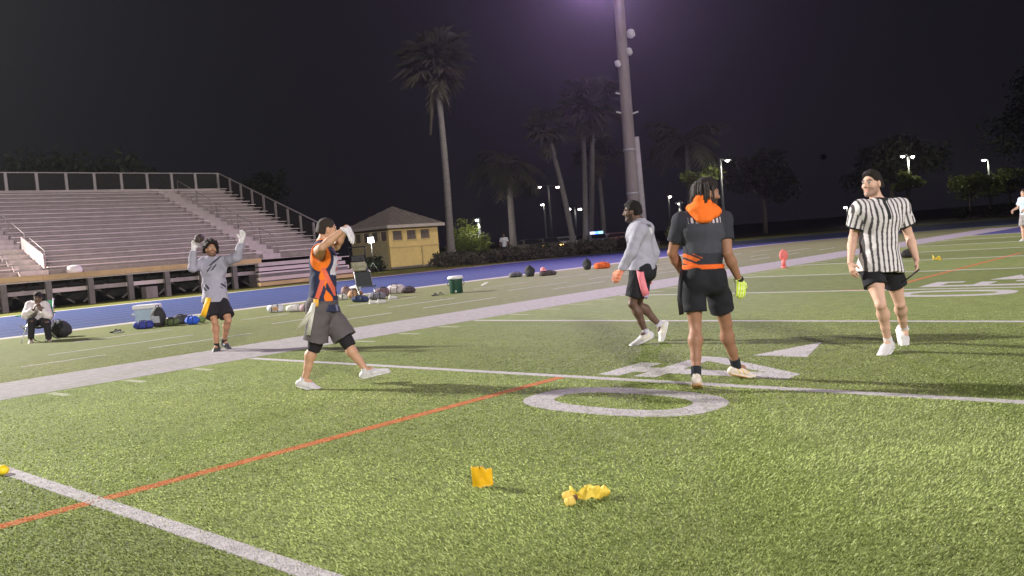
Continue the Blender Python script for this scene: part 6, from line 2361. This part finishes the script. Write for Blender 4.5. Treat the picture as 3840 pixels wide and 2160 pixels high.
for sx, sy in ((0.8, 0.52), (0.8, -0.52), (-0.8, 0.52), (-0.8, -0.52)):
    w = MB().tube([(sx, sy - 0.09, 0.22), (sx, sy + 0.09, 0.22)], 0.22, 16).build('wheel', Mb, gc)
    MB().tube([(sx, sy - 0.1, 0.22), (sx, sy + 0.1, 0.22)], 0.10, 12).build('hub', M_galv, w)
MB().tube([(0.62, 0.25, 0.84), (0.4, 0.25, 1.06)], 0.018, 6).build('steering_column', Mb, gc)
MB().lathe((0.38, 0.25, 1.07), [(0.17, -0.012), (0.18, 0.0), (0.17, 0.012)], 16).build('steering_wheel', Mb, gc)
for sy in (-0.34, 0.34):
    MB().lathe((0, 0, 0), [(0.05, -0.02), (0.07, 0.0), (0.05, 0.02)], 12).build('headlight', M_box, gc).location = (1.19, sy, 0.7)
# ------------------------------------------------------------------ street lamps and parked cars in the dark beyond
M_lp = mat('lamp_post_grey', (0.10, 0.11, 0.105), 0.6, 0.15, 3)
EM_warm = emitter('street_lens_warm', (1.0, 0.90, 0.74), 22)
EM_white = emitter('street_lens_white', (1.0, 0.97, 0.92), 26)


def street_lamp(spots, d, label, em, pole_px=None, light=0.0, hs=0.20):
    """spots: pixels of one or two lamp heads on one pole"""
    pts = [at(px, py, d) for px, py in spots]
    c = sum(pts) / len(pts)
    pp = at(pole_px, spots[0][1], d) if pole_px else c
    root = empty('street_lamp', (pp[0], pp[1], 0))
    tag(root, label, 'street lamp', 'street lamps in the dark beyond the field')
    top = c[2] + 0.25
    MB().tube([(0, 0, -0.1), (0, 0, top)], [0.14, 0.09], 10).build('pole', M_lp, root)
    for p in pts:
        off = p - np.array([pp[0], pp[1], 0])
        MB().tube([(0, 0, top - 0.05), tuple(off + np.array([0, 0, 0.14]))], 0.04, 6).build('arm', M_lp, root)
        h = MB().box(tuple(off + np.array([0, 0, 0.10])), (0.62, 0.30, 0.10), rz=HD).build('lamp_head', M_lp, root, 0.02)
        MB().lathe(tuple(off), [(0.05, -hs * 0.55), (hs * 0.9, -hs * 0.35), (hs, 0.0), (hs * 0.9, 0.05)], 12).build('lens', em, h)
        if light:
            ld = bpy.data.lights.new('street_light', 'POINT')
            ld.energy = light
            ld.color = (1.0, 0.93, 0.78)
            ld.shadow_soft_size = 0.2
            lo = bpy.data.objects.new('street_light', ld)
            lo.location = tuple(off + np.array([0, 0, -0.35]))
            link(lo, root)
    return root


street_lamp([(2022, 702), (2091, 702)], 105, 'double street lamp with two warm lights, tallest beyond the palms', EM_warm, 2056)
street_lamp([(2034, 768)], 118, 'single street lamp low beside the double lamp beyond the palms', EM_white, 2040)
street_lamp([(2134, 784), (2175, 785)], 105, 'double street lamp with white lights between the palm trunks', EM_white, 2156)
street_lamp([(2512, 738)], 105, 'single warm street lamp left of the hooded player', EM_warm, 2506)
street_lamp([(2728, 603)], 76, 'street lamp rising over the yellow-green tree behind the hooded player', EM_white, 2700, 260, 0.12)
street_lamp([(3385, 587), (3422, 588)], 97, 'double street lamp above the lime-green tree behind the referee', EM_white, 3405, 170)
street_lamp([(3690, 601)], 97, 'single street lamp above the wide low tree at the far end', EM_white, 3706, 90)
street_lamp([(3170, 778)], 118, 'low single street lamp just beside the head of the referee', EM_white, 3176)
street_lamp([(1790, 826)], 81, 'short lamp shining into the lime-green shrub beside the tallest palm', EM_white, 1796, 420, 0.14)
street_lamp([(2546, 765)], 70.5, 'small lamp over the little shrub left of the hooded player', EM_warm, 2549, 30, 0.07)


def car(px, d, rz, col, label, head=None, tail=None, bar=False):
    b = at(px, 900, d)
    root = empty('car', (b[0], b[1], 0))
    root.rotation_euler = (0, 0, rz)
    tag(root, label, 'car', 'cars parked in the dark beyond the hedge')
    m = mat('car_paint_%s' % len(MATS), col, 0.3, 0.06, 4)
    W = 0.88
    prof = [(-2.2, 0.35), (-2.25, 0.75), (-2.1, 0.98), (-1.5, 1.02), (-0.95, 1.45), (0.45, 1.48), (1.15, 1.02), (2.0, 0.90), (2.2, 0.68), (2.2, 0.35)]
    mb = MB()
    n = len(prof)

    def inset(z):
        return W if z < 1.03 else W - 0.18
    vs = [(x, -inset(z), z) for x, z in prof] + [(x, inset(z), z) for x, z in prof]
    fs = [tuple(range(n)), tuple(range(2 * n - 1, n - 1, -1))] + [(i, n + i, n + (i + 1) % n, (i + 1) % n) for i in range(n)]
    mb.add(vs, fs)
    mb.build('body', m, root, 0.05)
    Mgl = mat('car_glass', (0.02, 0.022, 0.025), 0.1, 0.02, 4)
    for sy in (-1, 1):
        MB().add([(-1.30, sy * 0.885, 1.06), (0.95, sy * 0.885, 1.06), (0.40, sy * 0.735, 1.40), (-0.90, sy * 0.735, 1.38)], [(0, 1, 2, 3) if sy < 0 else (3, 2, 1, 0)]).build('side_window', Mgl, root)
    MB().add([(1.16, -0.72, 1.07), (1.16, 0.72, 1.07), (0.52, 0.62, 1.46), (0.52, -0.62, 1.46)], [(0, 1, 2, 3)]).build('windshield', Mgl, root)
    for sx in (-1.4, 1.4):
        for sy in (-1, 1):
            w = MB().tube([(sx, sy * 0.68, 0.32), (sx, sy * 0.91, 0.32)], 0.32, 16).build('wheel', Mb, root)
            MB().tube([(sx, sy * 0.70, 0.32), (sx, sy * 0.925, 0.32)], 0.18, 12).build('hub', M_galv, w)
    for sy in (-0.62, 0.62):
        MB().box((2.19, sy, 0.74), (0.06, 0.34, 0.15)).build('headlight', head or M_box, root)
        MB().box((-2.24, sy, 0.82), (0.06, 0.30, 0.16)).build('tail_light', tail or mat('tail_glass', (0.12, 0.01, 0.01), 0.3), root)
    if bar:
        for k, e in ((-0.42, bar[0]), (0.0, bar[1]), (0.42, bar[2])):
            MB().box((-0.2, k, 1.60), (0.34, 0.40, 0.26)).build('light_bar', e, root, 0.02)
    return root


EA = emitter('amber_lamp', (1.0, 0.55, 0.12), 3.0)
ER = emitter('red_lamp', (1.0, 0.06, 0.08), 1.6)
EB = emitter('blue_lamp', (0.06, 0.18, 1.0), 2.2)
EC = emitter('cyan_lamp', (0.30, 0.70, 1.0), 1.0)
EW = emitter('white_lamp', (0.85, 0.82, 1.0), 0.8)
toward = math.atan2(-CF[1], -CF[0])
car(1985, 82, toward + 0.25, (0.12, 0.10, 0.09), 'parked dark car with amber lights, first beyond the hedge', EA)
car(2058, 82, toward + 0.2, (0.10, 0.09, 0.09), 'parked grey-brown car with amber lights near the double lamp', EA)
car(2120, 86, toward + 1.3, (0.30, 0.29, 0.29), 'silver parked car side-on behind the hedge between palms')
car(2180, 90, toward + 0.1, (0.35, 0.34, 0.36), 'white parked car with bright headlights before the patrol car', EW)
car(2240, 84, toward + 0.05, (0.25, 0.25, 0.30), 'patrol car with a lit blue and white light bar', EC, None, (EW, EB, EC))
car(2285, 92, toward + math.pi, (0.30, 0.25, 0.36), 'parked car showing red tail lights next to the patrol car', None, ER)
car(2325, 90, toward + 1.4, (0.26, 0.11, 0.11), 'dull red parked car side-on near the floodlight tower')
# ------------------------------------------------------------------ humid night air
HZ = MB().box((-35, 30, 21.0), (290, 260, 44.0)).build('haze', None)
hm = bpy.data.materials.new('haze_air')
hm.use_nodes = True
hn, hl = hm.node_tree.nodes, hm.node_tree.links
hn.clear()
ho = hn.new('ShaderNodeOutputMaterial')
hv = hn.new('ShaderNodeVolumePrincipled')
hv.inputs['Color'].default_value = (0.9, 0.9, 0.95, 1)
hv.inputs['Density'].default_value = 0.00022
hv.inputs['Anisotropy'].default_value = 0.82
hl.new(hv.outputs[0], ho.inputs['Volume'])
HZ.data.materials.append(hm)
tag(HZ, 'thin humid night air over the whole field', 'haze', kind='stuff')
